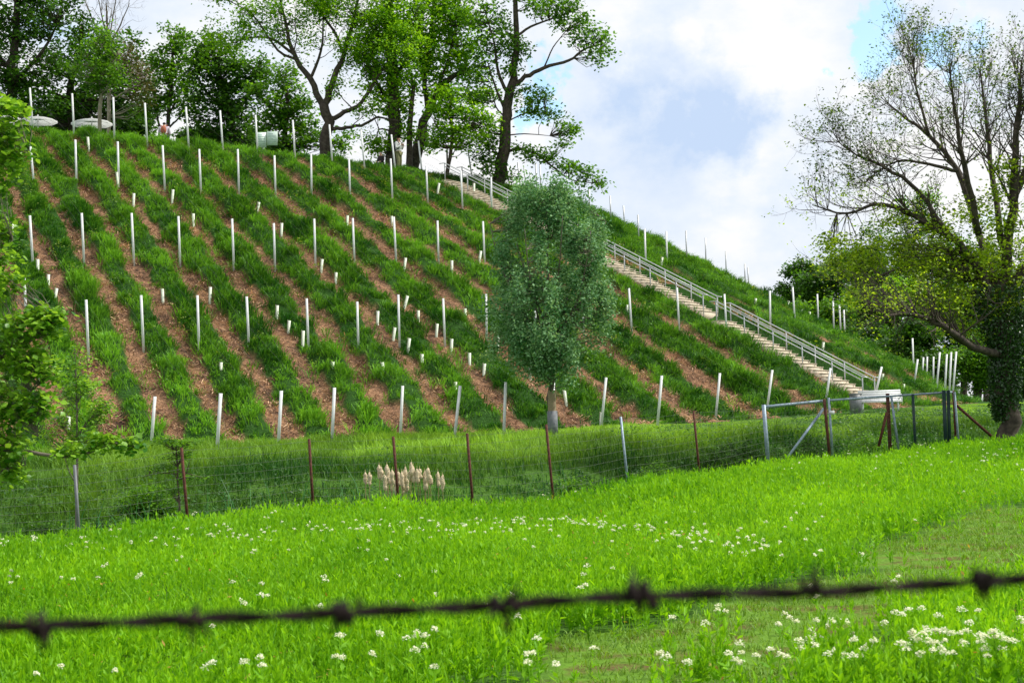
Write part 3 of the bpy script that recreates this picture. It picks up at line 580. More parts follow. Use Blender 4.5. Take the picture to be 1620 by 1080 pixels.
pix_tree('maple_tree', 'leaning dark-trunked tree with a wide green crown beside the stair top', 90, (655, 272),
    [lb((655, 274), (663, 225), (676, 180), (700, 135), (735, 112), r=(.38, .12)), lb((678, 178), (672, 120), (680, 60), (690, -20), r=(.16, .06)), lb((700, 135), (725, 150), (760, 165), r=(.08, .03)), lb((690, 145), (710, 90), (725, 30), r=(.1, .04))],
    [(690, 30, 45, 35, 60), (725, 50, 40, 35, 50), (700, 95, 45, 30, 56), (740, 100, 34, 28, 38), (670, 70, 30, 30, 36), (690, 140, 30, 18, 24), (755, 150, 30, 16, 22), (720, 10, 50, 30, 44), (700, -40, 60, 40, 40), (672, 225, 14, 14, 8)], LM['lime'], M['bark'], (.17, .32), 26, .52, dens=.88, spr=1.08)
pix_tree('young_tree', 'small staked tree with a layered bright crown above the railings', 86, (715, 283),
    [lb((715, 285), (714, 235), (713, 190), (713, 150), r=(.12, .05)), lb((714, 205), (690, 200), r=(.04, .02)), lb((714, 200), (742, 205), r=(.04, .02))],
    [(712, 150, 26, 16, 22), (700, 175, 36, 12, 26), (735, 180, 34, 12, 24), (712, 205, 42, 10, 28), (688, 222, 24, 8, 12), (745, 215, 28, 10, 16), (718, 232, 30, 7, 10), (770, 185, 20, 14, 12)], LM['lime'], M['bark'], (.16, .28), 24, .45,
    extra=lambda root: MB().bar(onz(717.5, 85.7), onz(717.5, 85.7)+np.array([0, 0, 1.6]), .09).build('stake', M['bark_grey'], root))
pix_tree('maple_tree', 'tall open tree on the crest with long limbs reaching out over the slope', 88, (795, 288),
    [lb((795, 292), (797, 240), (802, 180), (808, 135), (815, 80), (815, 0), (812, -50), r=(.40, .08)), lb((808, 140), (830, 122), (860, 108), (900, 95), (925, 78), (950, 70), r=(.15, .03)), lb((860, 108), (875, 75), (895, 50), r=(.05, .02)), lb((815, 60), (840, 42), (880, 28), (920, 12), r=(.09, .02)),
     lb((805, 150), (790, 120), (782, 70), (765, 10), r=(.12, .03)), lb((802, 180), (784, 140), (772, 100), r=(.1, .03)), lb((800, 185), (785, 170), (775, 130), r=(.06, .02)), lb((797, 245), (820, 235), (850, 245), (880, 268), (905, 285), (945, 290), r=(.1, .02)), lb((798, 215), (830, 212), (870, 215), r=(.05, .015)), lb((800, 195), (830, 180), (870, 178), r=(.05, .015)), lb((796, 250), (780, 240), (765, 250), r=(.06, .02))],
    [(945, 75, 22, 22, 26), (925, 55, 22, 16, 22), (900, 28, 26, 14, 26), (870, 8, 40, 14, 34), (840, -10, 40, 16, 28), (780, 55, 34, 30, 44), (760, 20, 30, 22, 26), (855, 150, 14, 12, 12), (835, 172, 14, 10, 12), (870, 180, 22, 8, 14), (898, 205, 18, 9, 14), (885, 225, 14, 6, 6), (822, 150, 20, 14, 12), (835, 238, 20, 7, 14), (862, 248, 20, 7, 14), (895, 264, 18, 7, 14), (930, 272, 12, 6, 8), (948, 288, 10, 7, 8), (920, 285, 10, 5, 5), (775, 205, 22, 20, 24), (768, 240, 16, 16, 16), (775, 265, 14, 14, 14), (813, 80, 22, 16, 18), (805, 275, 14, 10, 8), (810, 110, 16, 14, 10), (752, 110, 26, 20, 18), (765, 150, 20, 15, 12)], LM['mid'], M['bark'], (.15, .28), 20, .46, twig_r=.016, dens=1.15, spr=1.25)

def poplar_blobs():
    L = []
    while len(L) < 98:
        py = rng.uniform(305, 582); hw = np.interp(py, [300, 330, 400, 480, 545, 582, 605], [34, 62, 90, 102, 88, 40, 10])*(1+.08*math.sin(py*.11)); q = rng.uniform(-1, 1); px = 868+q*hw
        L.append((px, py, rng.uniform(8, 17), rng.uniform(16, 34), int(rng.integers(5, 13)), rng.uniform(-1, 1)*math.sqrt(max(0, 1-q*q))*hw*.02))
    return L+[(820, 312, 6, 16, 4), (846, 304, 5, 14, 3), (882, 300, 6, 15, 4), (925, 322, 6, 18, 4), (948, 372, 6, 18, 4)]
def poplar_extra(root):
    b = onz(872, 51)+np.array([0, 0, .1]); MB().lathe(b, [(.0, -.1), (.165, -.1), (.165, .75), (.0, .75)], 10).build('trunk_guard', M['guard'], root)
    MB().lathe(b, [(.13, .75), (.135, 1.35), (.11, 1.42)], 10).build('reed_wrap', M['mat_reed'], root)
pix_tree('poplar_tree', 'young silvery green poplar with wrapped trunk standing at the foot of the slope', 51, (872, 697),
    [lb((872, 697), (871, 640), (870, 585), (868, 500), (866, 400), (868, 330), r=(.12, .02))]+[lb((870, 590-8*k), (870+dx*.35, 540-8*k), (870+dx*.8, 450-6*k, dz), (870+dx, 370-4*k, dz*1.5), r=(.045, .012)) for k, (dx, dz) in enumerate(((-70, .6), (65, -.7), (-40, -1.2), (45, 1.1), (-95, -.2), (88, .4), (-20, 1.4), (20, -1.5), (-60, 1.0)))],
poplar_blobs(), LM['silver'], M['bark_grey'], (.07, .125), 58, .25, twig_r=.010, extra=poplar_extra, aspect=.65, up_bias=.2, vert=1.7)

def ivy(root):
    m = MB(); n = 9000; t = rng.uniform(0, 1, n); px = np.interp(t, [0, .5, 1], [1591, 1590, 1578]); py = np.interp(t, [0, 1], [665, 455]); ang = rng.uniform(0, 6.28, n); rad = (.30+.22*np.sin(t*9)*.3+.45*t)*rng.uniform(.65, 1.1, n)
    P = np.array([at(a, b, 47) for a, b in zip(px, py)])+np.stack([np.cos(ang)*rad, np.sin(ang)*rad, np.zeros(n)], 1)
    leaves(m, P, rng.uniform(.07, .13, n), np.clip(rng.normal(.45, .25, n), 0, 1), up_bias=0); m.build('ivy', LM['ivy'], root)
rl = [lb((1590, 680), (1592, 620), (1588, 545), (1580, 470), r=(.30, .25), n=0),
    lb((1588, 560), (1540, 548, -1), (1490, 515, -2), (1440, 497, -2.5), (1395, 502, -3), r=(.13, .03)), lb((1583, 490), (1548, 425), (1505, 375), (1450, 345), (1395, 322), (1340, 338), (1285, 324), r=(.14, .015)), lb((1505, 375), (1450, 300), (1400, 265), (1355, 245), (1322, 222), r=(.08, .012)),
    lb((1580, 470), (1545, 360, 1.5), (1515, 270, 2), (1470, 215, 2.5), (1430, 185, 3), (1400, 160, 3), r=(.13, .015)), lb((1580, 470), (1598, 360), (1605, 240), (1612, 160), (1616, 95), r=(.18, .025)), lb((1548, 370), (1525, 260, -1), (1510, 170, -1.5), (1502, 105, -2), r=(.1, .015)), lb((1590, 400), (1570, 280, 1), (1560, 180, 1.5), (1550, 112, 2), r=(.11, .02)),
    lb((1582, 480), (1640, 400), (1690, 280), (1700, 120), r=(.16, .03)), lb((1585, 520), (1650, 480), (1740, 440), r=(.12, .03)), lb((1560, 430), (1500, 430, 2), (1440, 420, 3), (1380, 440, 3.5), (1330, 430, 4), r=(.08, .012)), lb((1470, 215), (1450, 140), (1445, 90), r=(.05, .012)), lb((1515, 270), (1470, 260), (1420, 255), (1370, 285), r=(.06, .012)), lb((1600, 330), (1640, 220), (1650, 125), r=(.1, .02))]
pix_tree('spreading_ash_tree', 'big ivy-trunked tree with twiggy spreading limbs and sparse yellow-green leaves', 47, (1590, 680), rl,
    [(1560, 330, 50, 40, 38), (1590, 270, 30, 30, 15), (1540, 420, 55, 34, 60), (1470, 420, 50, 30, 54), (1400, 400, 50, 30, 46), (1345, 420, 40, 28, 34), (1320, 380, 30, 20, 17), (1500, 475, 55, 24, 43), (1440, 470, 36, 22, 24), (1600, 400, 45, 60, 54), (1420, 345, 35, 20, 14), (1590, 480, 45, 28, 31), (1520, 520, 36, 16, 14), (1480, 370, 40, 25, 24), (1370, 460, 40, 20, 18)], LM['yellow'], M['bark'], (.08, .16), 26, .34, auto=32, auto_len=1.7, twig_r=.010, extra=ivy, sides=9, per_tip=2, tip_leaf=(.06, .115), bend=.8, tintbase=.6, tip_tint=.10)

def auto_tree(px, py, D, w, h, name, label, lm_, per=30, leaf=(.2, .38), group=None, n=None, bark='bark', low=.15):
    """py: picture row of the crown's middle; w,h: crown half size in picture pixels."""
    bl = []
    for k in range(14):
        a, q = rng.uniform(0, 6.28), rng.uniform(0, .75)**.5
        bl.append((px+w*q*math.cos(a), py+h*q*math.sin(a), w*rng.uniform(.28, .5), h*rng.uniform(.22, .4), int((n or 340)/14), rng.uniform(-1, 1)*w*D/FPX*.5))
    lim = [lb((px, 700), (px+rng.normal(0, 4), py+h*.6), (px+rng.normal(0, 8), py), (px+rng.normal(0, 8), py-h*.6), r=(.3, .08))]
    for k in range(4): lim.append(lb((px, py+h*rng.uniform(.1, .6)), (px+w*rng.uniform(-.4, .4), py), (px+w*rng.uniform(-.8, .8), py-h*rng.uniform(0, .6)), r=(.12, .04)))
    return pix_tree(name, label, D, (px, 700), lim, bl, lm_, M[bark], leaf, per, .65, group=group)
G = 'trees of the wood beyond the right flank'
auto_tree(1268, 452, 150, 36, 38, 'broadleaf_tree', 'olive green rounded tree peeping over the foot of the flank skyline', LM['dark'], group=G)
auto_tree(1352, 425, 148, 44, 40, 'broadleaf_tree', 'mid green tree rising above the olive rounded one', LM['mid'], group=G, n=380)
auto_tree(1310, 470, 135, 46, 62, 'broadleaf_tree', 'dark green tree next to the olive rounded one beyond the flank', LM['dark'], group=G)
auto_tree(1395, 460, 140, 62, 90, 'broadleaf_tree', 'tall dark tree of the wood behind the twiggy tree middle', LM['dark'], group=G, n=480)
auto_tree(1470, 430, 150, 60, 120, 'broadleaf_tree', 'tallest hazy green tree of the wood behind the twiggy tree', LM['mid'], group=G, n=480)
auto_tree(1560, 470, 145, 75, 100, 'broadleaf_tree', 'dark tree of the wood behind the ivy trunk', LM['dark'], group=G, n=480)
auto_tree(1660, 470, 140, 70, 100, 'broadleaf_tree', 'dark tree of the wood at the picture edge past the ivy trunk', LM['dark'], group=G, n=420)
auto_tree(1440, 555, 115, 60, 50, 'broadleaf_tree', 'low dark tree behind the leaning end posts', LM['dark'], group=G, n=380)
auto_tree(1375, 545, 122, 45, 45, 'broadleaf_tree', 'low shaded tree between flank foot and end posts', LM['dark'], group=G, n=300)
auto_tree(1545, 570, 96, 50, 46, 'shrub', 'bright green shrub on the lawn left of the ivy trunk', LM['mid'], group=None, n=380, leaf=(.14, .24))
auto_tree(1625, 560, 105, 55, 60, 'shrub', 'dark shrub on the lawn past the ivy trunk', LM['dark'], group=None, n=340)
auto_tree(1480, 590, 112, 40, 34, 'shrub', 'deep green shrub right behind the tallest end posts', LM['dark'], group=None, n=260)

auto_tree(1300, 520, 128, 55, 50, 'broadleaf_tree', 'low olive tree right behind the flank foot', LM['mid'], group=G, n=380)
auto_tree(1520, 520, 120, 70, 70, 'broadleaf_tree', 'wide dark tree filling the gap under the twiggy limbs', LM['dark'], group=G, n=480)
auto_tree(1640, 600, 112, 70, 50, 'broadleaf_tree', 'low dark tree behind the ivy trunk at the lawn edge', LM['dark'], group=G, n=380)
auto_tree(1352, 500, 132, 44, 46, 'broadleaf_tree', 'mid green tree just right of the last skyline posts', LM['mid'], group=G, n=420)
auto_tree(1430, 500, 130, 60, 60, 'broadleaf_tree', 'yellowish tree seen through the twiggy limbs', LM['lime'], group=G, n=420)
GU = 'undergrowth shrubs behind the crest'
for k, (px, py, w_, h_) in enumerate(((25, 195, 40, 24), (85, 190, 36, 30), (128, 185, 32, 34), (200, 195, 34, 28), (318, 225, 30, 20), (420, 235, 34, 20))):
    auto_tree(px, py, 108, w_, h_, 'shrub', 'dark shrub behind the crest, %s from the left of the undergrowth' % ['first', 'second', 'third', 'fourth', 'fifth', 'sixth'][k], LM['dark'], group=GU, n=240)

# near foliage at the picture's left edge
def near_limbs():
    return [lb((-190, 1000), (-170, 700), (-150, 400), (-140, 50), r=(.12, .05)), lb((-165, 640), (-80, 600), (0, 566), (55, 535), (98, 497), r=(.03, .006)), lb((-170, 760), (-60, 720), (30, 712), (90, 722), (140, 716), (172, 700), (212, 706), r=(.03, .006)), lb((-155, 480), (-60, 420), (0, 395), (20, 380), r=(.02, .005)),
            lb((-150, 330), (-60, 290), (0, 262), (45, 238), r=(.02, .005)), lb((-145, 250), (-60, 200), (0, 178), (30, 165), r=(.02, .005)), lb((-168, 700), (-60, 680), (20, 640), (70, 600), r=(.025, .006)), lb((-170, 800), (-60, 780), (0, 745), (40, 735), r=(.025, .006)), lb((20, 640), (50, 660), (60, 690), r=(.01, .004))]
pix_tree('linden_tree', 'leafy branches of a near tree reaching in from the left edge', 15.5, (-190, 1000), near_limbs(),
    [(12, 175, 26, 22, 28), (5, 215, 28, 25, 32), (25, 245, 30, 16, 25), (2, 285, 22, 25, 22), (5, 370, 16, 35, 22), (0, 430, 24, 50, 35), (20, 450, 22, 20, 12), (50, 515, 46, 24, 54), (85, 505, 22, 14, 22), (20, 560, 42, 35, 54), (60, 585, 35, 25, 38), (15, 640, 40, 40, 57), (60, 640, 26, 24, 25), (20, 705, 36, 30, 41), (15, 750, 20, 14, 16), (110, 712, 30, 8, 16), (165, 700, 28, 9, 22), (205, 704, 16, 7, 12), (-70, 600, 60, 200, 192), (-70, 300, 60, 150, 96)], LM['bush'], M['bark_grey'], (.05, .085), 9, .10, twig_r=.003, fold=.08, aspect=.8, up_bias=.7, sides=6)
pix_tree('sapling', 'slender sapling with small lime leaves behind the grey fence post', 30.5, (116, 800),
    [lb((116, 810), (122, 700), (121, 620), (118, 550), r=(.03, .008)), lb((121, 690), (145, 660), (170, 640), r=(.012, .004)), lb((121, 700), (95, 670), (80, 640), r=(.012, .004)), lb((120, 640), (140, 610), r=(.01, .004)), lb((117, 760), (104, 730), (100, 690), r=(.012, .004))],
    [(122, 570, 18, 22, 16), (140, 610, 28, 22, 24), (118, 620, 24, 26, 20), (150, 655, 34, 22, 28), (165, 640, 22, 14, 12), (95, 655, 26, 26, 20), (130, 690, 34, 18, 22), (85, 690, 24, 16, 14)], LM['bush'], M['bark_grey'], (.05, .10), 16, .17, twig_r=.005, up_bias=.7)
pix_tree('shrub', 'small layered shrub with flat feathery branches beside the rusty fence post', 31.5, (281, 810),
    [lb((281, 815), (282, 760), (278, 705), r=(.03, .01)), lb((281, 750), (250, 748), (225, 755), r=(.012, .004)), lb((281, 745), (310, 752), (322, 756), r=(.012, .004)), lb((280, 712), (300, 698), r=(.01, .004))],
    [(278, 700, 40, 6, 26), (262, 695, 22, 5, 10), (285, 722, 34, 6, 16), (255, 742, 30, 6, 14), (300, 755, 24, 5, 10), (280, 775, 26, 8, 10)], LM['mid'], M['twig'], (.04, .08), 24, .16, twig_r=.005, up_bias=1.2, vert=.3)

for k, (px, py, w_, h_, D_, m_, lab) in enumerate(((375, 785, 34, 16, 33.5, 'dark', 'round dark bush in the ditch between the two left rusty posts'), (60, 800, 60, 26, 31, 'dark', 'dark bush in the ditch at the left end of the fence'), (170, 775, 45, 22, 33, 'dark', 'dark bush in the ditch behind the grey fence post'), (230, 740, 40, 16, 36, 'mid', 'green bush on the bank left of the layered shrub'), (905, 745, 45, 22, 40, 'mid', 'low green bush in the ditch right of the post before the poplar'), (1160, 690, 70, 24, 46, 'dark', 'broad dark bush left of the gate'), (1270, 682, 60, 24, 47, 'dark', 'broad dark bush behind the gate brace'), (1040, 700, 50, 18, 44, 'mid', 'low green bush behind the half grey fence post'), (1380, 678, 60, 20, 50, 'mid', 'low bush behind the pipe fence'))):
    mpp = D_/FPX; b_ = onz(px, D_); o = thing('bush', lab, 'bush', b_); h_ *= 1.5; n = int(w_*h_*.2); v = rng.normal(0, 1, (n, 3)); v /= np.linalg.norm(v, axis=1)[:, None]; v *= rng.uniform(.2, 1, (n, 1))**.4
    C0 = b_+v*np.array([w_*mpp, w_*mpp*.8, h_*mpp*1.5])+np.array([0, 0, h_*mpp*.7]); C0 += rng.normal(0, .06, C0.shape); mb = MB(); tm = MB()
    for c in C0[::6]: tm.tube([b_+np.array([0, 0, -.05]), (b_+c)/2+np.array([0, 0, .05]), c], [.012, .008, .003], 4, cap=False)
    tm.build('stems', M['twig'], o); P = np.repeat(C0, 26, 0)+rng.normal(0, .07, (n*26, 3)); leaves(mb, P, rng.uniform(.05, .10, len(P)), np.clip(np.repeat(rng.normal(.4, .25, n), 26)+rng.normal(0, .12, len(P)), 0, 1), up_bias=.6); mb.build('foliage', LM[m_], o)

# ------------------------------------------------------------------ trellis posts, guard tubes, wires
ORD = 'first second third fourth fifth sixth seventh eighth ninth tenth eleventh twelfth thirteenth fourteenth fifteenth sixteenth seventeenth eighteenth nineteenth twentieth twenty-first twenty-second'.split()
def post_obj(name, b, t, w, m, label, cat_, group):
    mb = MB(); d = (t-b)/np.linalg.norm(t-b); loc = tuple(map(float, b))
    u = np.cross(d, (0, 1, 0)); u /= np.linalg.norm(u); v = np.cross(d, u); b = b-d*.25
    # open steel channel: web and two flanges
    c = .5*(b+t); L_ = np.linalg.norm(t-b); Mx = np.stack([u, v, d], 1)
    mb.box(c, (w, .006, L_), Mx); mb.box(c+u*(w/2-.004)-v*.0225, (.008, .038, L_), Mx); mb.box(c-u*(w/2-.004)-v*.0225, (.008, .038, L_), Mx)
    mb.V = [v_-np.array(loc) for v_ in mb.V]; o = mb.build(name, m); o.location = loc
    return tag(o, label, cat_, group)
LINES = [(L0, 'on the crest of the hill'), (L1, 'in the line below the crest'), (L2, 'in the middle line of the slope'), (L3, 'in the line above the lowest'), (L4, 'in the lowest line, leaning end post')]
POSTS = {}; allposts = []
for li, (L, where) in enumerate(LINES):
    for i, (t, b) in enumerate(L):
        p, D = hit(*b); tp = at(t[0], t[1], (p-CAMP)@fw)
        if li < 4 and np.linalg.norm(tp-p) > 2.45: tp = p+(tp-p)*2.45/np.linalg.norm(tp-p)
        POSTS[(li, i)] = (p, tp)
        cnt = ORD[i]+' from the left'
        kind = 'white metal trellis post' if li < 4 else 'white slanting end post'
        lab = kind+' '+(where if li < 4 else 'in the lowest line at the slope foot')+', '+cnt
        post_obj('trellis_post', p, tp, .085 if li < 4 else .095, M['white_metal'], lab, 'post', 'white trellis posts on the front slope'); allposts.append((b, lab.split(', ')[0].replace('white metal trellis post', 'post').replace('white slanting end post', 'end post')+', '+ORD[i]))
FL = [('thin grey trellis post on the skyline beyond the stairs', [((740, 235), (748, 288)), ((775, 243), (782, 293)), ((800, 250), (807, 299)), ((819, 257), (824, 302)), ((829, 265), (834, 305)), ((838, 274), (843, 309)), ((847, 282), (850, 312)), ((853, 287), (857, 314)), ((897, 296), (898, 328)), ((932, 299), (933, 345)), ((965, 310), (967, 357)), ((986, 325), (989, 366)), ((1009, 340), (1011, 385)), ((1085, 365), (1087, 418)), ((1116, 376), (1117, 421)), ((1148, 397), (1149, 432)), ((1178, 417), (1179, 448)), ((1183, 423), (1185, 452))], 'grey_metal'),
      ('white trellis post on the grass flank right of the stairs', [((1020, 362), (1022, 425)), ((1054, 366), (1056, 424)), ((1218, 460), (1219, 524)), ((1254, 454), (1258, 513)), ((1293, 465), (1295, 514)), ((1318, 476), (1319, 518)), ((1328, 482), (1330, 517)), ((1335, 490), (1336, 515))], 'white_metal'),
      ('white end post in the cluster at the foot of the flank', [((1446, 566), (1446, 592)), ((1452, 568), (1446, 624)), ((1461, 565), (1459, 594)), ((1467, 564), (1466, 596)), ((1477, 564), (1476, 598)), ((1487, 557), (1480, 622)), ((1498, 560), (1493, 614)), ((1505, 557), (1500, 618)), ((1513, 556), (1505, 622))], 'white_metal')]
for lab, L, mm in FL:
    for i, (t, b) in enumerate(L):
        p, D = hit(*b, d0=60, d1=102)
        if b[0] > 1400: p = onz(b[0], 82 if b[1] > 605 else 92)
        Dp = (p-CAMP)@fw; tp = at(t[0], t[1], Dp)
        if np.linalg.norm(tp-p) > 2.7 or tp[2]-p[2] < 1.2: tp = p+np.array([(tp-p)[0]*.5, 0, 2.0 if b[0] < 1400 else 2.1])
        post_obj('trellis_post', p, tp, .075 if mm == 'grey_metal' else .09, M[mm], lab+', '+ORD[i]+' from the left', 'post', 'trellis posts of the right flank')
TUB = [((139, 217), (141, 240)), ((185, 272), (187, 299)), ((212, 306), (211, 328)), ((274, 300), (272, 323)), ((410, 320), (407, 338)), ((306, 338), (306, 360)), ((695, 290), (692, 308)), ((750, 290), (750, 307)), ((550, 341), (549, 359)), ((20, 353), (20, 376)), ((60, 410), (60, 437)), ((77, 434), (76, 459)), ((90, 456), (86, 480)), ((257, 457), (258, 480)), ((333, 454), (332, 480)), ((439, 483), (438, 505)), ((458, 507), (456, 527)), ((480, 523), (479, 550)), ((350, 573), (349, 597)), ((527, 572), (526, 597)), ((446, 353), (445, 375)), ((510, 410), (508, 431)), ((532, 431), (531, 450)), ((109, 658), (109, 684)), ((64, 585), (63, 603)), ((598, 492), (597, 517)), ((645, 468), (639, 491)), ((625, 518), (622, 540)), ((662, 491), (662, 512)), ((692, 512), (690, 534)), ((736, 488), (736, 509)), ((648, 535), (645, 560)), ((668, 560), (668, 581)), ((715, 536), (714, 558)), ((743, 558), (743, 579)), ((767, 575), (765, 597)), ((605, 573), (608, 597)), ((721, 604), (721, 630)), ((789, 532), (787, 554)), ((839, 572), (839, 597)), ((893, 617), (896, 640)), ((761, 397), (758, 416)), ((642, 408), (639, 430)), ((715, 412), (715, 432)), ((952, 652), (950, 673)), ((1048, 407), (1046, 424)), ((992, 378), (992, 396)), ((1130, 419), (1129, 428)), ((1196, 472), (1194, 488)), ((1209, 462), (1209, 470)), ((1248, 476), (1244, 486)), ((1268, 490), (1268, 501)), ((1281, 493), (1282, 500)), ((1361, 534), (1361, 548)), ((1303, 541), (1301, 560)), ((1397, 591), (1395, 610)), ((1430, 607), (1430, 624)), ((620, 342), (621, 358)), ((992, 482), (993, 500))]
seen = {}
TUB.sort(key=lambda q: q[1][1])
for t, b in TUB:
    p, D = hit(*b); tp = at(t[0], t[1], (p-CAMP)@fw)
    if b[0] > 975:
        k = seen['f'] = seen.get('f', -1)+1; lab = 'short pale plant guard tube beside the stairs or flank, %s from the top' % ORD[k]
    else:
        near = min(allposts, key=lambda q: (q[0][0]-b[0])**2+(q[0][1]-b[1])**2); dx, dy = b[0]-near[0][0], b[1]-near[0][1]
        rel = ('right of' if dx > 0 else 'left of') if abs(dx) > abs(dy) else ('below' if dy > 0 else 'above')
        lab = 'short guard tube %s the %s' % (rel, near[1].split(', ')[1]+' '+near[1].split(', ')[0])
        if lab in seen: lab = lab.replace('short guard', ['lower short guard', 'lowest short guard', 'last short guard'][min(seen[lab]-1, 2)]) if seen.setdefault(lab, 1) else lab
        base_lab = lab.replace('lower short', 'short').replace('lowest short', 'short'); seen[base_lab] = seen.get(base_lab, 0)+1
    o = thing('guard_tube', lab, 'plant tube', p, 'pale guard tubes round the young vines')
    L_ = max(.45, min(np.linalg.norm(tp-p), .75)); d = (tp-p)/np.linalg.norm(tp-p); u = np.cross(d, (0, 1, 0)); u /= np.linalg.norm(u); v = np.cross(d, u); mb = MB(); a = np.arange(9)[:-1]*math.pi/4; V = []
    for r_, l_ in ((.052, -.12), (.056, L_), (.046, L_), (.044, L_-.25)): V.append(p+d*l_+r_*(np.cos(a)[:, None]*u+np.sin(a)[:, None]*v))
    i = np.arange(3)[:, None]*8; j = np.arange(8)[None]; mb.add(np.concatenate(V), np.stack([i+j, i+(j+1) % 8, i+8+(j+1) % 8, i+8+j], -1).reshape(-1, 4)); mb.build('sleeve', M['tube'], o, smooth=False)
    mb = MB(); mb.tube([p-d*.15+u*.066, p+d*(L_+.03)+u*.07], .009, 5); mb.build('stake', M['bark_pale'], o)
# wires
for j in range(-2, 12):
    ch = [POSTS.get((li, j+off)) for li, off in ((0, 0), (1, 1), (2, 2), (3, 3), (4, 2)) if j+off >= 0]; ch = [c for c in ch if c]
    if len(ch) < 2: continue
    mb = MB()
    for f in (.45, .70, .96):
        P = np.array([b+(t-b)*f for b, t in ch]); mb.tube(P, .0022, 3, cap=False)
    if j+2 >= 0:
        b, t = ch[-1]; out = np.array([b[0]-CX, b[1]-CY]); out /= np.linalg.norm(out); e = b+np.array([out[0]*1.0, out[1]*1.0, 0]); e[2] = hz(e[0], e[1]); mb.tube([b+(t-b)*.95, e], .003, 3, cap=False)
    tag(mb.build('trellis_wires', M['wire']), 'thin wires strung along the %s vine row from the left' % ORD[j+2], 'wires', 'wires of the vine rows')

# ------------------------------------------------------------------ stairs and railings
zs = lambda a: float(hz(*(SB[:2]+sv*a)))+.12
st = thing('staircase', 'long pale stone staircase climbing the right side of the vineyard hill', 'stairs', SB)
land = [(0, .315), (.345, .655), (.685, 1.0)]          # three flights with landings between
Mst = np.array([[sn[0], sv[0], 0], [sn[1], sv[1], 0], [0, 0, 1]])
def sp(a, b, z): return np.array([SB[0]+sv[0]*a+sn[0]*b, SB[1]+sv[1]*a+sn[1]*b, z])
FLI = []
for f0, f1 in land:
    a0, a1 = f0*SLEN, f1*SLEN; z0, z1 = zs(a0), zs(a1); n = int(round((z1-z0)/.175)); FLI.append((a0, a1, z0, z1)); mb = MB()
    for k in range(n):
        ta = (a1-a0)/n; zt_ = z0+(z1-z0)*(k+1)/n
        mb.box(sp(a0+ta*(k+.5)+.09, SW/2, zt_-.21), (SW, ta+.18, .42), Mst)
        mb.box(sp(a0+ta*(k+.5)-.018, SW/2, zt_+.006), (SW+.03, ta+.02, .028), Mst)
    mb.build('flight_of_steps', M['concrete'], st)
for (q, r_) in ((FLI[0], FLI[1]), (FLI[1], FLI[2])):
    MB().box(sp((q[1]+r_[0])/2+.09, SW/2, q[3]-.12), (SW+.06, r_[0]-q[1]+.1, .28), Mst).build('landing', M['concrete'], st)
for side, b, sl_ in ((0, .32, 'near'), (1, SW+.02, 'far')):
    for k, (a0, a1, z0, z1) in enumerate(FLI):
        o = thing('stair_railing', 'double steel handrail on the %s side of the %s flight of stairs' % (sl_, ('lowest', 'middle', 'uppermost')[k]), 'railing', sp(a0, b, z0), 'handrails of the staircase')
        nz = np.array([0, 0, 1.])
        for nm, h in (('upper_rail', .98), ('lower_rail', .80)):
            P = [sp(a0-.25, b, z0+h-.05), sp(a0, b, z0+h), sp(a1, b, z1+h), sp(a1+.35, b, z1+h)] if h > .9 else [sp(a0, b, z0+h), sp(a1, b, z1+h)]
            MB().tube(P, .023, 8).build(nm, M['rail'], o, smooth=True)
        n = 6
        for q in range(n):
            f = q/(n-1); a = a0+(a1-a0)*f; z = z0+(z1-z0)*f
            MB().bar(sp(a, b, z-.25), sp(a, b, z+.97), .05, .03, (sn[0], sn[1], 0)).build('post', M['grey_metal'], o)

# ------------------------------------------------------------------ wire fence along the ditch
def fpt(px, top, bot, D):
    b = onz(px, D); b[2] = np.interp(b[0], FXk, FZk); t = at(top[0], top[1], D); return b, t
fe = thing('wire_fence', 'rusty wire mesh fence with thin posts between meadow and ditch', 'fence', onz(297, 30))
fposts = [((118, 735), (125, 848), 28, 'bin'), ((287, 708), (297, 826), 30, 'rust'), ((489, 694), (495, 797), 32, 'rust'), ((622, 690), (630, 790), 33, 'rust'), ((739, 685), (748, 797), 34, 'rust'), ((864, 671), (875, 787), 35, 'rust'), ((982, 659), (993, 762), 38, 'steel'), ((1097, 649), (1106, 743), 41, 'rust')]
fl = []
for t, b, D, m in fposts:
    bp = at(b[0], b[1], D); tp = at(t[0], t[1], D); bp = bp+(bp-tp)*.25; fl.append((bp, tp)); MB().bar(bp, tp, .042, .042).build('post', M[m], fe)
lft = (at(-120, 880, 26.3), at(-128, 752, 26.3)); ge = (at(1216, 735, 43), at(1208, 642, 43)); mb = MB(); chain = [lft]+fl+[ge]
for (b0, t0), (b1, t1) in zip(chain[:-1], chain[1:]):
    for f in np.linspace(.2, .97, 9):
        p, q = b0+(t0-b0)*f, b1+(t1-b1)*f; m = (p+q)/2-np.array([0, 0, .03]); mb.tube([p, m, q], .0026, 3, cap=False)
    n = int(np.linalg.norm(b1-b0)/.22)
    for k in range(1, n):
        g = k/n; p0, p1 = b0+(b1-b0)*g, t0+(t1-t0)*g; mb.tube([p0+(p1-p0)*.2, p0+(p1-p0)*.95], .0016, 3, cap=False)
mb.build('wire_mesh', M['wire'], fe)

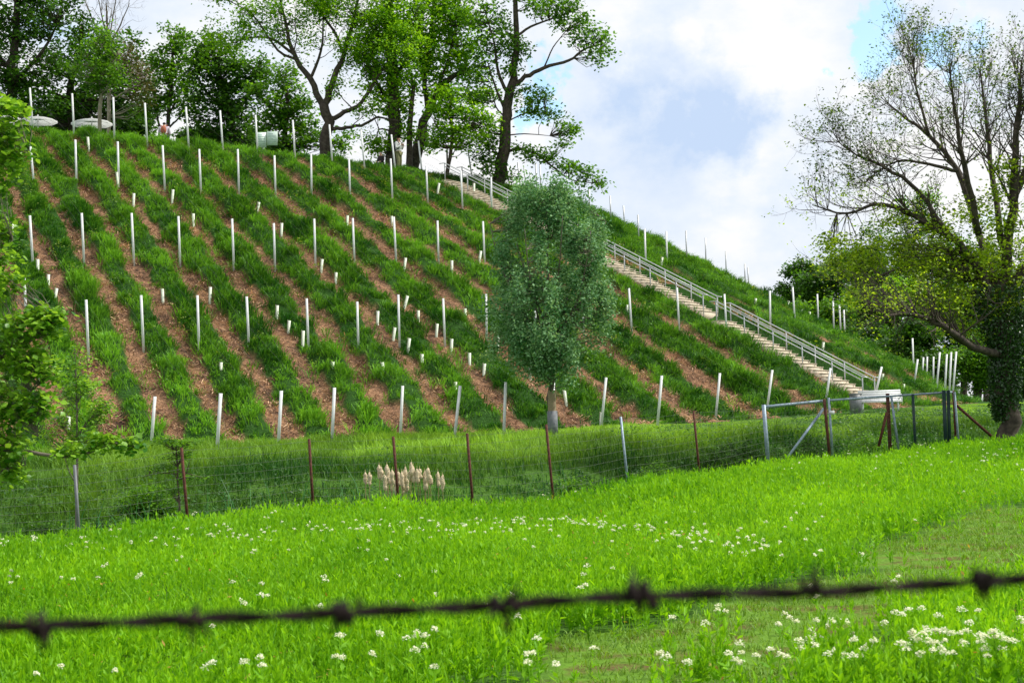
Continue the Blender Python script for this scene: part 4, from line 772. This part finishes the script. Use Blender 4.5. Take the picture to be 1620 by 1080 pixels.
# galvanised gate and the fence beside it
ga = thing('metal_gate', 'galvanised gate frame with a slanting grey brace and wire mesh', 'gate', onz(1212, 43))
g0b, g0t = at(1215, 728, 43), at(1208, 640, 43); g1b, g1t = at(1317, 716, 44.5), at(1311, 629, 44.5)
MB().tube([g0b-(g0t-g0b)*.2, g0t], .058, 8).build('post', M['steel'], ga); MB().tube([g1b-(g1t-g1b)*.2, g1t], .035, 8).build('post', M['steel'], ga)
MB().tube([g0t-np.array([0, 0, .06]), at(1302, 634, 44.4)], .04, 8).build('top_bar', M['steel'], ga); MB().tube([at(1247, 722, 43.4), at(1303, 646, 44.4)], .038, 8).build('brace', M['steel'], ga)
mb = MB()
for f in np.linspace(.1, .92, 9): mb.tube([g0b+(g0t-g0b)*f, g1b+(g1t-g1b)*f], .0026, 3, cap=False)
for g in np.linspace(.04, .96, 18): mb.tube([g0b+(g1b-g0b)*g, g0t+(g1t-g0t)*g], .0016, 3, cap=False)
mb.build('wire_mesh', M['wire'], ga)
f2 = thing('pipe_fence', 'fence of rusty and dark green posts under one long grey pipe', 'fence', onz(1400, 46))
for t, b, D, m, w in (((1304, 631), (1312, 716), 44.2, 'rust', .06), ((1404, 622), (1408, 704), 46.2, 'rust', .10), ((1410, 627), (1420, 700), 46, 'steel', .05), ((1444, 623), (1448, 703), 46.6, 'dkgreen', .075), ((1493, 617), (1496, 698), 47.2, 'dkgreen', .10), ((1500, 617), (1502, 698), 47.3, 'dkgreen', .08), ((1508, 618), (1512, 697), 47.6, 'rust', .06), ((1510, 620), (1516, 696), 47.4, 'steel', .05), ((1390, 706), (1403, 652), 45.6, 'rust', .08), ((1512, 640), (1571, 692), 47.9, 'rust', .07)):
    a, c = at(t[0], t[1], D), at(b[0], b[1], D)
    if t[1] < b[1] and abs(t[0]-b[0]) < 30: c = c+(c-a)*.25
    MB().bar(a, c, w, w).build('post' if abs(t[0]-b[0]) < 12 else 'brace', M[m], f2)
MB().tube([at(1313, 633, 44.5), at(1400, 627, 46), at(1507, 620, 47.6)], .032, 7).build('top_pipe', M['steel'], f2)
mb = MB(); q0b, q0t, q1b, q1t = at(1317, 716, 44.5), at(1312, 633, 44.5), at(1512, 697, 47.5), at(1507, 622, 47.5)
for f in np.linspace(.12, .9, 8): mb.tube([q0b+(q0t-q0b)*f, q1b+(q1t-q1b)*f], .0024, 3, cap=False)
for g in np.linspace(.02, .98, 30): mb.tube([q0b+(q1b-q0b)*g, q0t+(q1t-q0t)*g], .0015, 3, cap=False)
mb.build('wire_mesh', M['wire'], f2)
c = at(1316, 652, 44.35); o = thing('sign', 'small blank white plate fixed to the gate post', 'sign', c); MB().box(c, (.15, .012, .1)).build('plate', M['white_metal'], o); MB().box(c+np.array([0, .03, 0]), (.03, .06, .03)).build('clamp', M['steel'], o)

# bench and bin at the stair foot
bl = onz(1391, 66); bn = thing('park_bench', 'white slatted bench with curved armrest at the foot of the stairs', 'bench', bl, rz=R(-8))
def bx(name, boxes, m, rot=0):
    mb = MB(); cz, sz = math.cos(R(-8)), math.sin(R(-8)); Rz = np.array([[cz, -sz, 0], [sz, cz, 0], [0, 0, 1]])
    for c, s, tilt in boxes:
        Rx = np.array([[1, 0, 0], [0, math.cos(tilt), -math.sin(tilt)], [0, math.sin(tilt), math.cos(tilt)]]); mb.box(np.array(bl)+Rz@np.array(c), s, Rz@Rx)
    return mb.build(name, m, bn)
bx('seat', [((0, -.22+.1*k, .43), (1.75, .085, .035), 0) for k in range(5)], M['white_metal'])
bx('backrest', [((0, .28+.028*k, .50+.095*k), (1.75, .03, .085), -.28) for k in range(5)], M['white_metal'])
for sx in (-.72, .72):
    bx('leg', [((sx, -.2, .2), (.05, .05, .42), 0)], M['white_metal']); bx('leg', [((sx, .24, .2), (.05, .05, .42), 0)], M['white_metal'])
for sx in (-.86, .86):
    mb = MB(); cz, sz = math.cos(R(-8)), math.sin(R(-8)); a = np.linspace(-.6, 4.2, 12); pts_ = np.stack([np.full(12, sx), .05+.27*np.cos(a), .52+.2*np.sin(a)], 1)
    pts_ = np.stack([pts_[:, 0]*cz-pts_[:, 1]*sz, pts_[:, 0]*sz+pts_[:, 1]*cz, pts_[:, 2]], 1)+np.array(bl); mb.tube(pts_, .028, 6); mb.build('armrest', M['white_metal'], bn)
bp = onz(1352, 65); o = thing('litter_bin', 'grey square litter bin next to the white bench', 'bin', bp)
MB().box(bp+np.array([0, 0, .36]), (.42, .42, .86)).build('body', M['bin'], o); MB().box(bp+np.array([0, 0, .815]), (.46, .46, .05)).build('lid', M['guard'], o); MB().box(bp+np.array([0, -.213, .64]), (.26, .012, .12)).build('slot', M['dkgreen'], o)

# info boards
p = onz(421.5, 81.5); b = at(421, 258, (p-CAMP)@fw); o = thing('info_board', 'pair of pale green information boards on a post at the crest', 'sign', p)
MB().bar(p-np.array([0, 0, .2]), at(420, 212, (p-CAMP)@fw), .07).build('post', M['white_metal'], o); D0 = (p-CAMP)@fw
for (x0, x1, y0, y1, dd) in ((405.5, 421.5, 209.5, 233.5, -.25), (422.5, 438.5, 208, 230, .3)):
    P = [at(x0, y1, D0-(.1 if dd < 0 else 0)-.06), at(x1, y1, D0-.06+(.0 if dd < 0 else -.3)), at(x1, y0, D0-.06+(.0 if dd < 0 else -.3)), at(x0, y0, D0-(.1 if dd < 0 else 0)-.06)]
    n = np.cross(P[1]-P[0], P[3]-P[0]); n /= np.linalg.norm(n); n = n if n[1] < 0 else -n; mb = MB(); mb.add(np.array(P+[q-n*.03 for q in P]), [(0, 1, 2, 3), (7, 6, 5, 4), (0, 4, 5, 1), (1, 5, 6, 2), (2, 6, 7, 3), (3, 7, 4, 0)]); bd = mb.build('board', M['board'], o)
    mb = MB(); P = [q+n*.006 for q in P]
    for k in range(7):
        f0 = .14+.11*k; a0 = P[0]+(P[3]-P[0])*f0; a1 = P[1]+(P[2]-P[1])*f0; l0, l1 = a0+(a1-a0)*.12, a0+(a1-a0)*(.88 if k % 3 else .6); h = (P[3]-P[0])*.035; mb.add([l0, l1, l1+h, l0+h], [(0, 1, 2, 3)])
    mb.build('print', M['ink'], bd)

# ------------------------------------------------------------------ parasols and furniture on the plateau
def parasol(px, D, top, edge, halfw, label):
    p = onz(px, D); apex = at(px, top, D); ez = at(px, edge, D)[2]; hw = halfw*D/FPX; o = thing('parasol', label, 'parasol', p, 'white parasols on the plateau')
    mb = MB(); a = np.arange(8)*math.pi/4+.3; ring = lambda r, z: np.stack([p[0]+r*np.cos(a), p[1]+r*np.sin(a), np.full(8, z)], 1)
    V = np.concatenate([[[p[0], p[1], apex[2]]], ring(hw*.5, ez+(apex[2]-ez)*.55), ring(hw, ez), ring(hw*1.005, ez-.12), [[p[0], p[1], apex[2]-.03]], ring(hw*.5, ez+(apex[2]-ez)*.55-.03), ring(hw*.985, ez-.03), ring(hw*.985, ez-.12)])
    j = np.arange(8); k = (j+1) % 8; F4 = np.concatenate([np.stack([1+j, 1+k, 9+k, 9+j], 1), np.stack([9+j, 9+k, 17+k, 17+j], 1), np.stack([26+k, 26+j, 34+j, 34+k], 1), np.stack([34+k, 34+j, 42+j, 42+k], 1)])
    mb.add(V, F4); mb.F.setdefault(3, []).append(np.stack([np.zeros(8, int), k+1, j+1], 1)[:, ::-1]); mb.F[3].append(np.stack([np.full(8, 25), 26+j, 26+k], 1)); mb.build('canopy', M['canvas'], o)
    MB().tube([p, [p[0], p[1], apex[2]+.06]], .03, 8).build('pole', M['white_metal'], o)
    mb = MB()
    for q in ring(hw*.97, ez-.04): mb.tube([[p[0], p[1], apex[2]-.06], q], .012, 4)
    mb.build('ribs', M['grey_metal'], o); MB().lathe(p, [(.0, 0), (.32, 0), (.32, .06), (.06, .1), (.05, .25), (0, .25)], 12).build('foot', M['guard'], o)
parasol(8, 92, 177.5, 185.5, 36, 'white parasol half hidden by leaves at the picture edge')
parasol(66, 92, 178.5, 186.5, 30, 'white parasol directly behind the first crest post')
parasol(152, 88, 182, 190, 32, 'white parasol with a person seated under it')
def garden_chair(px, D, label, m):
    p = onz(px, D); o = thing('garden_chair', label, 'chair', p)
    MB().box(p+np.array([0, 0, .44]), (.44, .44, .03)).build('seat', m, o); mb = MB()
    for k in range(5): mb.bar(p+np.array([-.18+.09*k, .2, .46]), p+np.array([-.18+.09*k, .3, .92]), .03)
    mb.bar(p+np.array([-.22, .3, .92]), p+np.array([.22, .3, .92]), .035); mb.build('backrest', m, o)
    for sx in (-.19, .19):
        for sy in (-.19, .19): MB().bar(p+np.array([sx, sy, -.02]), p+np.array([sx, sy, .43]), .03).build('leg', m, o)
garden_chair(131, 88, 'pale teal garden chair beside the person under the parasol', mat('teal_paint', (.30, .55, .50), (.36, .6, .55), .5))
garden_chair(152, 89.6, 'dark garden chair under the parasol, behind the pale trunk', M['bin'])
# green wrought spiral on a stake
p = onz(56, 82); o = thing('plant_stake', 'thin green wire stake with curled loops behind the first crest post', 'plant stake', p); mb = MB(); mb.tube([p, p+np.array([0, 0, 2.0])], .012, 5)
for dx, z, r_ in ((.12, 1.85, .1), (-.14, 1.5, .12), (.13, 1.25, .11)):
    a = np.linspace(0, 6.28, 14); mb.tube(np.stack([p[0]+dx+r_*np.cos(a), np.full(14, p[1]), p[2]+z+r_*np.sin(a)], 1), .011, 4)
mb.build('scrolls', mat('green_wire', (.03, .16, .09), (.05, .2, .12), .5), o)

# ------------------------------------------------------------------ people
def skin_mesh(name, pts_, edges, rad, m, parent, sub=2, rootv=0):
    me = bpy.data.meshes.new(name); me.from_pydata([tuple(map(float, q)) for q in pts_], edges, []); o = bpy.data.objects.new(name, me); COL.objects.link(o)
    o.modifiers.new('s', 'SKIN'); o.modifiers.new('d', 'SUBSURF').levels = sub; o.modifiers['d'].render_levels = sub
    sk = me.skin_vertices[0].data
    for i, r_ in enumerate(rad): sk[i].radius = (r_, r_) if np.isscalar(r_) else r_; sk[i].use_root = (i == rootv)
    dg = bpy.context.evaluated_depsgraph_get(); dg.update(); nm = bpy.data.meshes.new_from_object(o.evaluated_get(dg)); bpy.data.objects.remove(o); bpy.data.meshes.remove(me)
    nm.name = name; nm.materials.clear(); nm.materials.append(m)
    for p_ in nm.polygons: p_.use_smooth = True; p_.material_index = 0
    return lnk(bpy.data.objects.new(name, nm), parent)
def ell(c, r, n=10):
    m = MB(); t = np.linspace(0, math.pi, n); m.lathe((0, 0, 0), np.stack([np.sin(t)+1e-3, -np.cos(t)], 1), 12); m.V = [m.V[0]*np.array(r)+np.array(c)]; return m
def person(label, px, D, rz, pose, cols, pack=None, group=None, scale=1.0):
    p = onz(px, D); o = thing('person', label, 'person', p, group, rz); o.scale = (scale,)*3
    J = pose    # local joints, +Y forward, metres
    names = ['pelvis', 'waist', 'chest', 'neck', 'head', 'crown', 'nose']; P = [J[k] for k in names]; E = [(0, 1), (1, 2), (2, 3), (3, 4), (4, 5), (4, 6)]; Rr = [.13, .12, .14, .052, .088, .07, .018]
    hd = np.array(J['head'])
    idx = {k: i for i, k in enumerate(names)}
    for s_ in 'lr':
        for k, r_, par in (('sh', .06, 'chest'), ('el', .042, 'sh'), ('wr', .028, 'el'), ('pa', .036, 'wr')):
            P.append(J[s_+k]); idx[s_+k] = len(P)-1; E.append((idx[par if par == 'chest' else s_+par], len(P)-1)); Rr.append(r_)
        pa, wr = np.array(J[s_+'pa']), np.array(J[s_+'wr']); d = (pa-wr)/np.linalg.norm(pa-wr); sd = np.cross(d, (0, 0, 1)) if abs(d[2]) < .9 else np.array([0, 1., 0]); sd = sd/np.linalg.norm(sd)
        nrm = np.cross(d, sd)
        for q, ln in zip((-1.5, -.5, .5, 1.5), (.062, .075, .07, .055)):
            k1 = pa+d*.03+sd*q*.017; k2 = k1+d*ln*.55+nrm*.008; k3 = k2+d*ln*.4+nrm*.022
            b0 = len(P); P += [k1, k2, k3]; Rr += [.0095, .0088, .0078]; E += [(idx[s_+'pa'], b0), (b0, b0+1), (b0+1, b0+2)]
        b0 = len(P); k1 = pa-d*.015+sd*.035; k2 = k1+d*.035+sd*.02; P += [k1, k2]; Rr += [.012, .010]; E += [(idx[s_+'pa'], b0), (b0, b0+1)]
        for k, r_, par in (('hip', .085, 'pelvis'), ('kn', .058, 'hip'), ('an', .042, 'kn'), ('to', .036, 'an')):
            P.append(J[s_+k]); idx[s_+k] = len(P)-1; E.append((idx[par if par == 'pelvis' else s_+par], len(P)-1)); Rr.append(r_)
    skin_mesh('body', P, E, Rr, M['skin'], o)
    A = lambda *k: [np.array(J[q]) for q in k]
    top = A('pelvis', 'waist', 'chest', 'lsh', 'lel', 'lwr', 'rsh', 'rel', 'rwr'); nk = np.array(J['chest'])+(np.array(J['neck'])-np.array(J['chest']))*.55; top.append(nk)
    skin_mesh('jacket', top, [(0, 1), (1, 2), (2, 3), (3, 4), (4, 5), (2, 6), (6, 7), (7, 8), (2, 9)], [.165, .15, .165, .085, .062, .048, .085, .062, .048, .08], cols[0], o)
    skin_mesh('trousers', A('pelvis', 'lhip', 'lkn', 'lan', 'rhip', 'rkn', 'ran'), [(0, 1), (1, 2), (2, 3), (0, 4), (4, 5), (5, 6)], [.14, .105, .08, .062, .105, .08, .062], cols[1], o)
    for s_ in 'lr': skin_mesh('shoe', A(s_+'an', s_+'to'), [(0, 1)], [.05, .045], M['guard'], o, 1)
    hm = []
    cr_ = np.array(J['crown']); ax = cr_-hd; fwd = np.array(J['nose'])-hd; fwd /= np.linalg.norm(fwd)
    hp = [cr_-fwd*.02, hd-fwd*.055+ax*.2, hd-fwd*.06-ax*.7]; hr = [.085, .092, .06]
    if cols[3]: hp.append(hd-fwd*.08-ax*1.9); hr.append(.05)
    skin_mesh('hair', hp, [(i, i+1) for i in range(len(hp)-1)], hr, cols[2], o)
    for sx in (-1, 1):
        sdv = np.cross(fwd, ax); sdv /= np.linalg.norm(sdv); m = ell(hd+fwd*.085+sdv*.032*sx+ax*.12, (.011, .011, .008), 6)
        e = m.build('eye', M['dkgreen']); e.parent = o
    if pack:
        m = MB(); ch = np.array(J['chest']); wa = np.array(J['waist']); c = (ch+wa)/2-np.array([0, .24, -.04]); v = ell(c, (.14, .11, .21), 10); e = v.build('backpack', pack, smooth=True); e.parent = o
        for sx in (-1, 1):
            s_ = MB(); s_.tube([ch+np.array([.12*sx, -.2, .12]), ch+np.array([.13*sx, .0, .2]), ch+np.array([.13*sx, .15, .04]), wa+np.array([.15*sx, .1, .02]), wa+np.array([.14*sx, -.16, -.02])], .022, 6); e2 = s_.build('strap', pack, smooth=True); e2.parent = e
    return o
stand = dict(pelvis=(0, 0, .92), waist=(0, .01, 1.06), chest=(0, 0, 1.28), neck=(0, .01, 1.45), head=(0, .035, 1.545), crown=(0, .02, 1.60), nose=(0, .135, 1.54),
    lsh=(-.17, -.01, 1.36), lel=(-.23, .02, 1.1), lwr=(-.1, .2, 1.2), lpa=(-.05, .24, 1.25), rsh=(.17, -.01, 1.36), rel=(.23, .03, 1.1), rwr=(.08, .2, 1.25), rpa=(.03, .25, 1.30),
    lhip=(-.09, 0, .86), lkn=(-.1, .02, .48), lan=(-.1, -.02, .08), lto=(-.11, .13, .04), rhip=(.09, 0, .86), rkn=(.1, .03, .48), ran=(.1, 0, .08), rto=(.12, .15, .04))
sit = dict(pelvis=(0, 0, .5), waist=(0, .01, .64), chest=(0, .03, .86), neck=(0, .05, 1.03), head=(0, .085, 1.125), crown=(0, .07, 1.18), nose=(0, .185, 1.11),
    lsh=(-.17, .02, .94), lel=(-.22, .08, .68), lwr=(-.14, .3, .6), lpa=(-.12, .37, .58), rsh=(.17, .02, .94), rel=(.22, .08, .68), rwr=(.14, .3, .6), rpa=(.12, .37, .58),
    lhip=(-.09, .05, .48), lkn=(-.11, .44, .5), lan=(-.11, .44, .08), lto=(-.12, .58, .04), rhip=(.09, .05, .48), rkn=(.11, .44, .5), ran=(.11, .44, .08), rto=(.12, .58, .04))
stoop = dict(stand); stoop.update(chest=(0, .06, 1.28), neck=(0, .12, 1.45), head=(0, .17, 1.53), crown=(0, .17, 1.59), nose=(0, .265, 1.49), lsh=(-.2, .05, 1.36), rsh=(.2, .05, 1.36), lel=(-.26, .14, 1.06), rel=(.26, .14, 1.06), lwr=(-.16, .34, .98), rwr=(.16, .34, .98), lpa=(-.12, .4, .97), rpa=(.12, .4, .97))
cl = lambda n, a: mat(n, a, tuple(v*.8 for v in a), .85, 12)
person('standing woman in a white jacket with backpack and hands raised to her chest', 640.5, 83.8, R(-120), stand, (cl('white_jacket', (.74, .74, .73)), cl('olive_trousers', (.2, .2, .09)), cl('auburn_hair', (.16, .06, .035)), True), cl('navy_pack', (.03, .03, .05)), scale=1.12)
person('person sitting low in a dark top with grey hair behind the crest', 612.5, 85.0, R(150), sit, (cl('black_top', (.03, .022, .025)), cl('dark_trousers', (.05, .05, .06)), cl('grey_hair', (.22, .18, .14)), False), scale=.9)
person('stooping person in a pale lilac shirt with a reddish backpack, turned away', 267, 82.4, R(5), stoop, (cl('lilac_shirt', (.68, .60, .70)), cl('blue_trousers', (.06, .07, .12)), cl('dark_hair', (.035, .02, .018)), False), cl('red_pack', (.42, .13, .07)), scale=1.1)
person('seated person in a dark blue top under the parasol, brown hair', 142, 88.2, R(170), sit, (cl('navy_top', (.035, .045, .085)), cl('grey_trousers', (.08, .08, .09)), cl('brown_hair', (.12, .05, .03)), True))
# simple bench under the sitting visitors
for px, D, lab in ((612.5, 84.9, 'low dark wooden bench under the person sitting behind the crest'),):
    p = onz(px, D); o = thing('park_bench', lab, 'bench', p); MB().box(p+np.array([0, 0, .36]), (1.3, .36, .06)).build('seat', M['bark_grey'], o)
    for sx in (-.5, .5): MB().box(p+np.array([sx, 0, .16]), (.08, .32, .34)).build('leg', M['bark_grey'], o)
p = onz(142, 88.3); o = thing('stool', 'small dark stool under the person by the parasol', 'stool', p); MB().box(p+np.array([0, 0, .39]), (.4, .4, .05)).build('seat', M['bin'], o)
for sx in (-.15, .15):
    for sy in (-.15, .15): MB().bar(p+np.array([sx, sy, 0]), p+np.array([sx, sy, .37]), .04).build('leg', M['bin'], o)

# ------------------------------------------------------------------ cattails by the ditch
CT = [(578, 754), (585, 754), (600, 742), (603, 746), (612, 742), (608, 757), (615, 748), (621, 750), (620, 760), (630, 752), (636, 753), (641, 745), (643, 760), (651, 738), (654, 744), (648, 751), (660, 748), (664, 748), (672, 752), (677, 747), (681, 758), (674, 760), (693, 753), (700, 758), (637, 764), (627, 764)]
CT.sort()
for i, (px, py) in enumerate(CT):
    D = 33.9+rng.uniform(-.25, .9); t = at(px, py, D); b = t.copy(); b[0] += rng.normal(0, .03); b[2] = float(ground_z(b[0], b[1]))-.05
    lab = 'fluffy tan cattail in the ditch clump, %s from the left' % (ORD+['twenty-third', 'twenty-fourth', 'twenty-fifth', 'twenty-sixth'])[i]
    o = thing('cattail', lab, 'cattail', b, 'fluffy cattails behind the fence'); ax = (t-b)/np.linalg.norm(t-b); hl_ = rng.uniform(.24, .38); t = t+np.array([0, 0, .10]); ax = (t-b)/np.linalg.norm(t-b)
    MB().tube([b, t-ax*hl_*.4, t+ax*.06], [.011, .009, .004], 5).build('stem', M['straw_stem'], o)
    q = np.linspace(0, 1, 9); prof = np.array([.010, .034, .046, .042, .050, .044, .046, .030, .008])*rng.uniform(.75, 1.2, 9)
    mb = MB(); mb.tube(t-ax*hl_+ax*hl_*q[:, None]+rng.normal(0, .006, (9, 3)), prof, 9)
    n = 90; f = rng.uniform(.05, .95, n); aa = rng.uniform(0, 6.28, n); rr_ = np.interp(f, q, prof); leaves(mb, t-ax*hl_*(1-f[:, None])+np.stack([np.cos(aa)*rr_, np.sin(aa)*rr_, np.zeros(n)], 1)*.95, .022, .5, aspect=.5)
    mb.build('seed_head', M['straw_seed'], o, smooth=True)
mb = MB(); n = 420; x = rng.uniform(-8, 1.5, n); y = np.interp(x, FXk, FYk)+rng.uniform(.3, 2.6, n); blades(mb, np.stack([x, y, hz(x, y)], 1), rng.uniform(.6, 1.25, n), .016, rng.uniform(.1, .6, n), rng.uniform(0, 1, n), .2)
tag(mb.build('reed_leaves', leaf_mat('reed_leaf', (.025, .13, .03), (.07, .26, .06), .3)), 'bluish green reed blades standing in the ditch', 'reeds', kind='stuff')

# ------------------------------------------------------------------ white flowers of the meadow
def flower_pts():
    L = []
    def put(n, x0, x1, y0, y1, f=None):
        for _ in range(n):
            px = rng.uniform(x0, x1); py = rng.uniform(y0, y1)+(f(px) if f else 0); L.append((px, py))
    band = lambda px: np.interp(px, [0, 300, 600, 950, 1150, 1400], [0, -22, -35, -40, -14, 20])
    put(170, 0, 1300, 858, 880, band); put(45, 560, 960, 858, 870, band); put(150, 0, 1620, 700, 1075); put(72, 1180, 1640, 950, 1085); put(26, 1080, 1400, 820, 885); put(70, 1240, 1620, 695, 745); put(22, 1030, 1250, 1010, 1080); put(14, 600, 900, 990, 1075)
    return L
fm = MB(); big = []
HGT = .36
for px, py in flower_pts():
    p, D = hit(px, py+HGT*FPX/max(8, 1.5*FPX/max(py-672, 30))*.0, 8.5, 60, lambda x, y: ground_z(x, y)+HGT)
    if D > 58 or p[1] > np.interp(p[0], FXk, FYk)-.2: continue
    if bool(on_track(np.array([p[0]]), np.array([p[1]]))[0]) and rng.uniform() < .75: continue
    big.append((D, p))
big.sort(key=lambda q: q[0])
def dome(mb, c, r, n, sz):
    a = rng.uniform(0, 6.28, n); q = np.sqrt(rng.uniform(0, 1, n))*r; P = c+np.stack([q*np.cos(a), q*np.sin(a), .75*r*(1-(q/r)**2)+rng.normal(0, .004, n)], 1); leaves(mb, P-np.array([0, 0, 0]), sz, rng.uniform(0, 1, n), up_bias=1.0, aspect=1.0)
wt = mmat
for i, (D, p) in enumerate(big):
    h = HGT+rng.uniform(-.05, .05); k = 1+int(rng.uniform() < .3); heads = [np.array([p[0]+rng.normal(0, .035), p[1]+rng.normal(0, .035), p[2]-HGT+h+rng.normal(0, .02)]) for _ in range(k)]
    r_ = rng.uniform(.010, .022)*(1.15 if D > 20 else 1)*(1.45 if D < 14 else 1)
    if i < 110:
        b = np.array([p[0], p[1], p[2]-HGT]); o = thing('flowering_cress', 'white flowering cress plant in the near meadow under the barbed wire' if p[0] < 1 else 'white flowering cress plant in the near right part of the meadow', 'flower', b, 'white flowers of the near meadow')
        mb = MB()
        for c in heads:
            mb.tube([b, (b+c)/2+rng.normal(0, .01, 3), c], [.004, .003, .002], 4); f = rng.uniform(.1, .85, 7); az = rng.uniform(0, 6.28, 7)
            leaves(mb, b+(c-b)*f[:, None], .075, rng.uniform(.3, .8, 7), aspect=.34, dirs=np.stack([np.cos(az), np.sin(az), np.full(7, .8)], 1))
        mb.build('stem', mmat, o)
        for c in heads: mb = MB(); dome(mb, c, r_, 46, .013); mb.build('flower_head', M['petal'], o)
    else:
        for c in heads: dome(fm, c, r_, 14 if D > 20 else 24, .02 if D > 20 else .016)
tag(fm.build('meadow_flowers', M['petal']), 'countless small white flower heads across the green meadow', 'flowers', kind='stuff')

# ------------------------------------------------------------------ barbed wire close to the lens
WP = [(-1400, 1010), (-700, 1003), (-40, 992), (60, 989), (300, 979), (545, 969), (800, 956), (1015, 942), (1290, 936), (1555, 919), (1680, 912), (2300, 880), (3000, 850)]
D = .92; P = np.array([at(a, b, D) for a, b in WP]); Q, _ = smooth_poly(P, np.zeros(len(P)), 40)
seg = np.concatenate([[0], np.cumsum(np.linalg.norm(np.diff(Q, axis=0), axis=1))]); s_ = np.arange(0, seg[-1], .004); C_ = np.stack([np.interp(s_, seg, Q[:, k]) for k in range(3)], 1)
bw = thing('barbed_wire', 'rusty twisted barbed wire blurred across the near foreground', 'barbed wire', tuple(at(810, 955, D)))
for ph in (0, math.pi):
    a = s_/.045*2*math.pi*.5+ph; O = np.stack([np.zeros_like(a), np.cos(a)*.0021, np.sin(a)*.0021], 1); MB().tube(C_+O, .0022*(1+.18*np.sin(s_*130+ph)), 6).build('strand', M['barb'], bw, smooth=True)
for px, py, tz in ((60, 989, 1.15), (300, 979, .7), (545, 969, 1.2), (800, 956, .95), (1015, 942, 1.6), (1290, 936, .7), (1555, 919, 1.1)):
    c = at(px, py, D); mb = MB(); a = np.linspace(0, 2*2*math.pi, 26); hw_ = rng.uniform(.008, .017)
    mb.tube(np.stack([c[0]-hw_/2+hw_*np.linspace(0, 1, 26), c[1]+.0048*np.cos(a)*tz, c[2]+.0048*np.sin(a)*tz], 1), .0021, 6)
    for k in range(4):
        e = rng.uniform(0, 6.28); d = np.array([rng.normal(0, .35), math.cos(e), math.sin(e)]); d /= np.linalg.norm(d); x0 = c+np.array([rng.uniform(-.006, .006), 0, 0]); mb.tube([x0+d*.004, x0+d*.009, x0+d*rng.uniform(.010, .019)], [.0021, .0019, .0006], 6)
    mb.build('barb', M['barb'], bw, smooth=True)
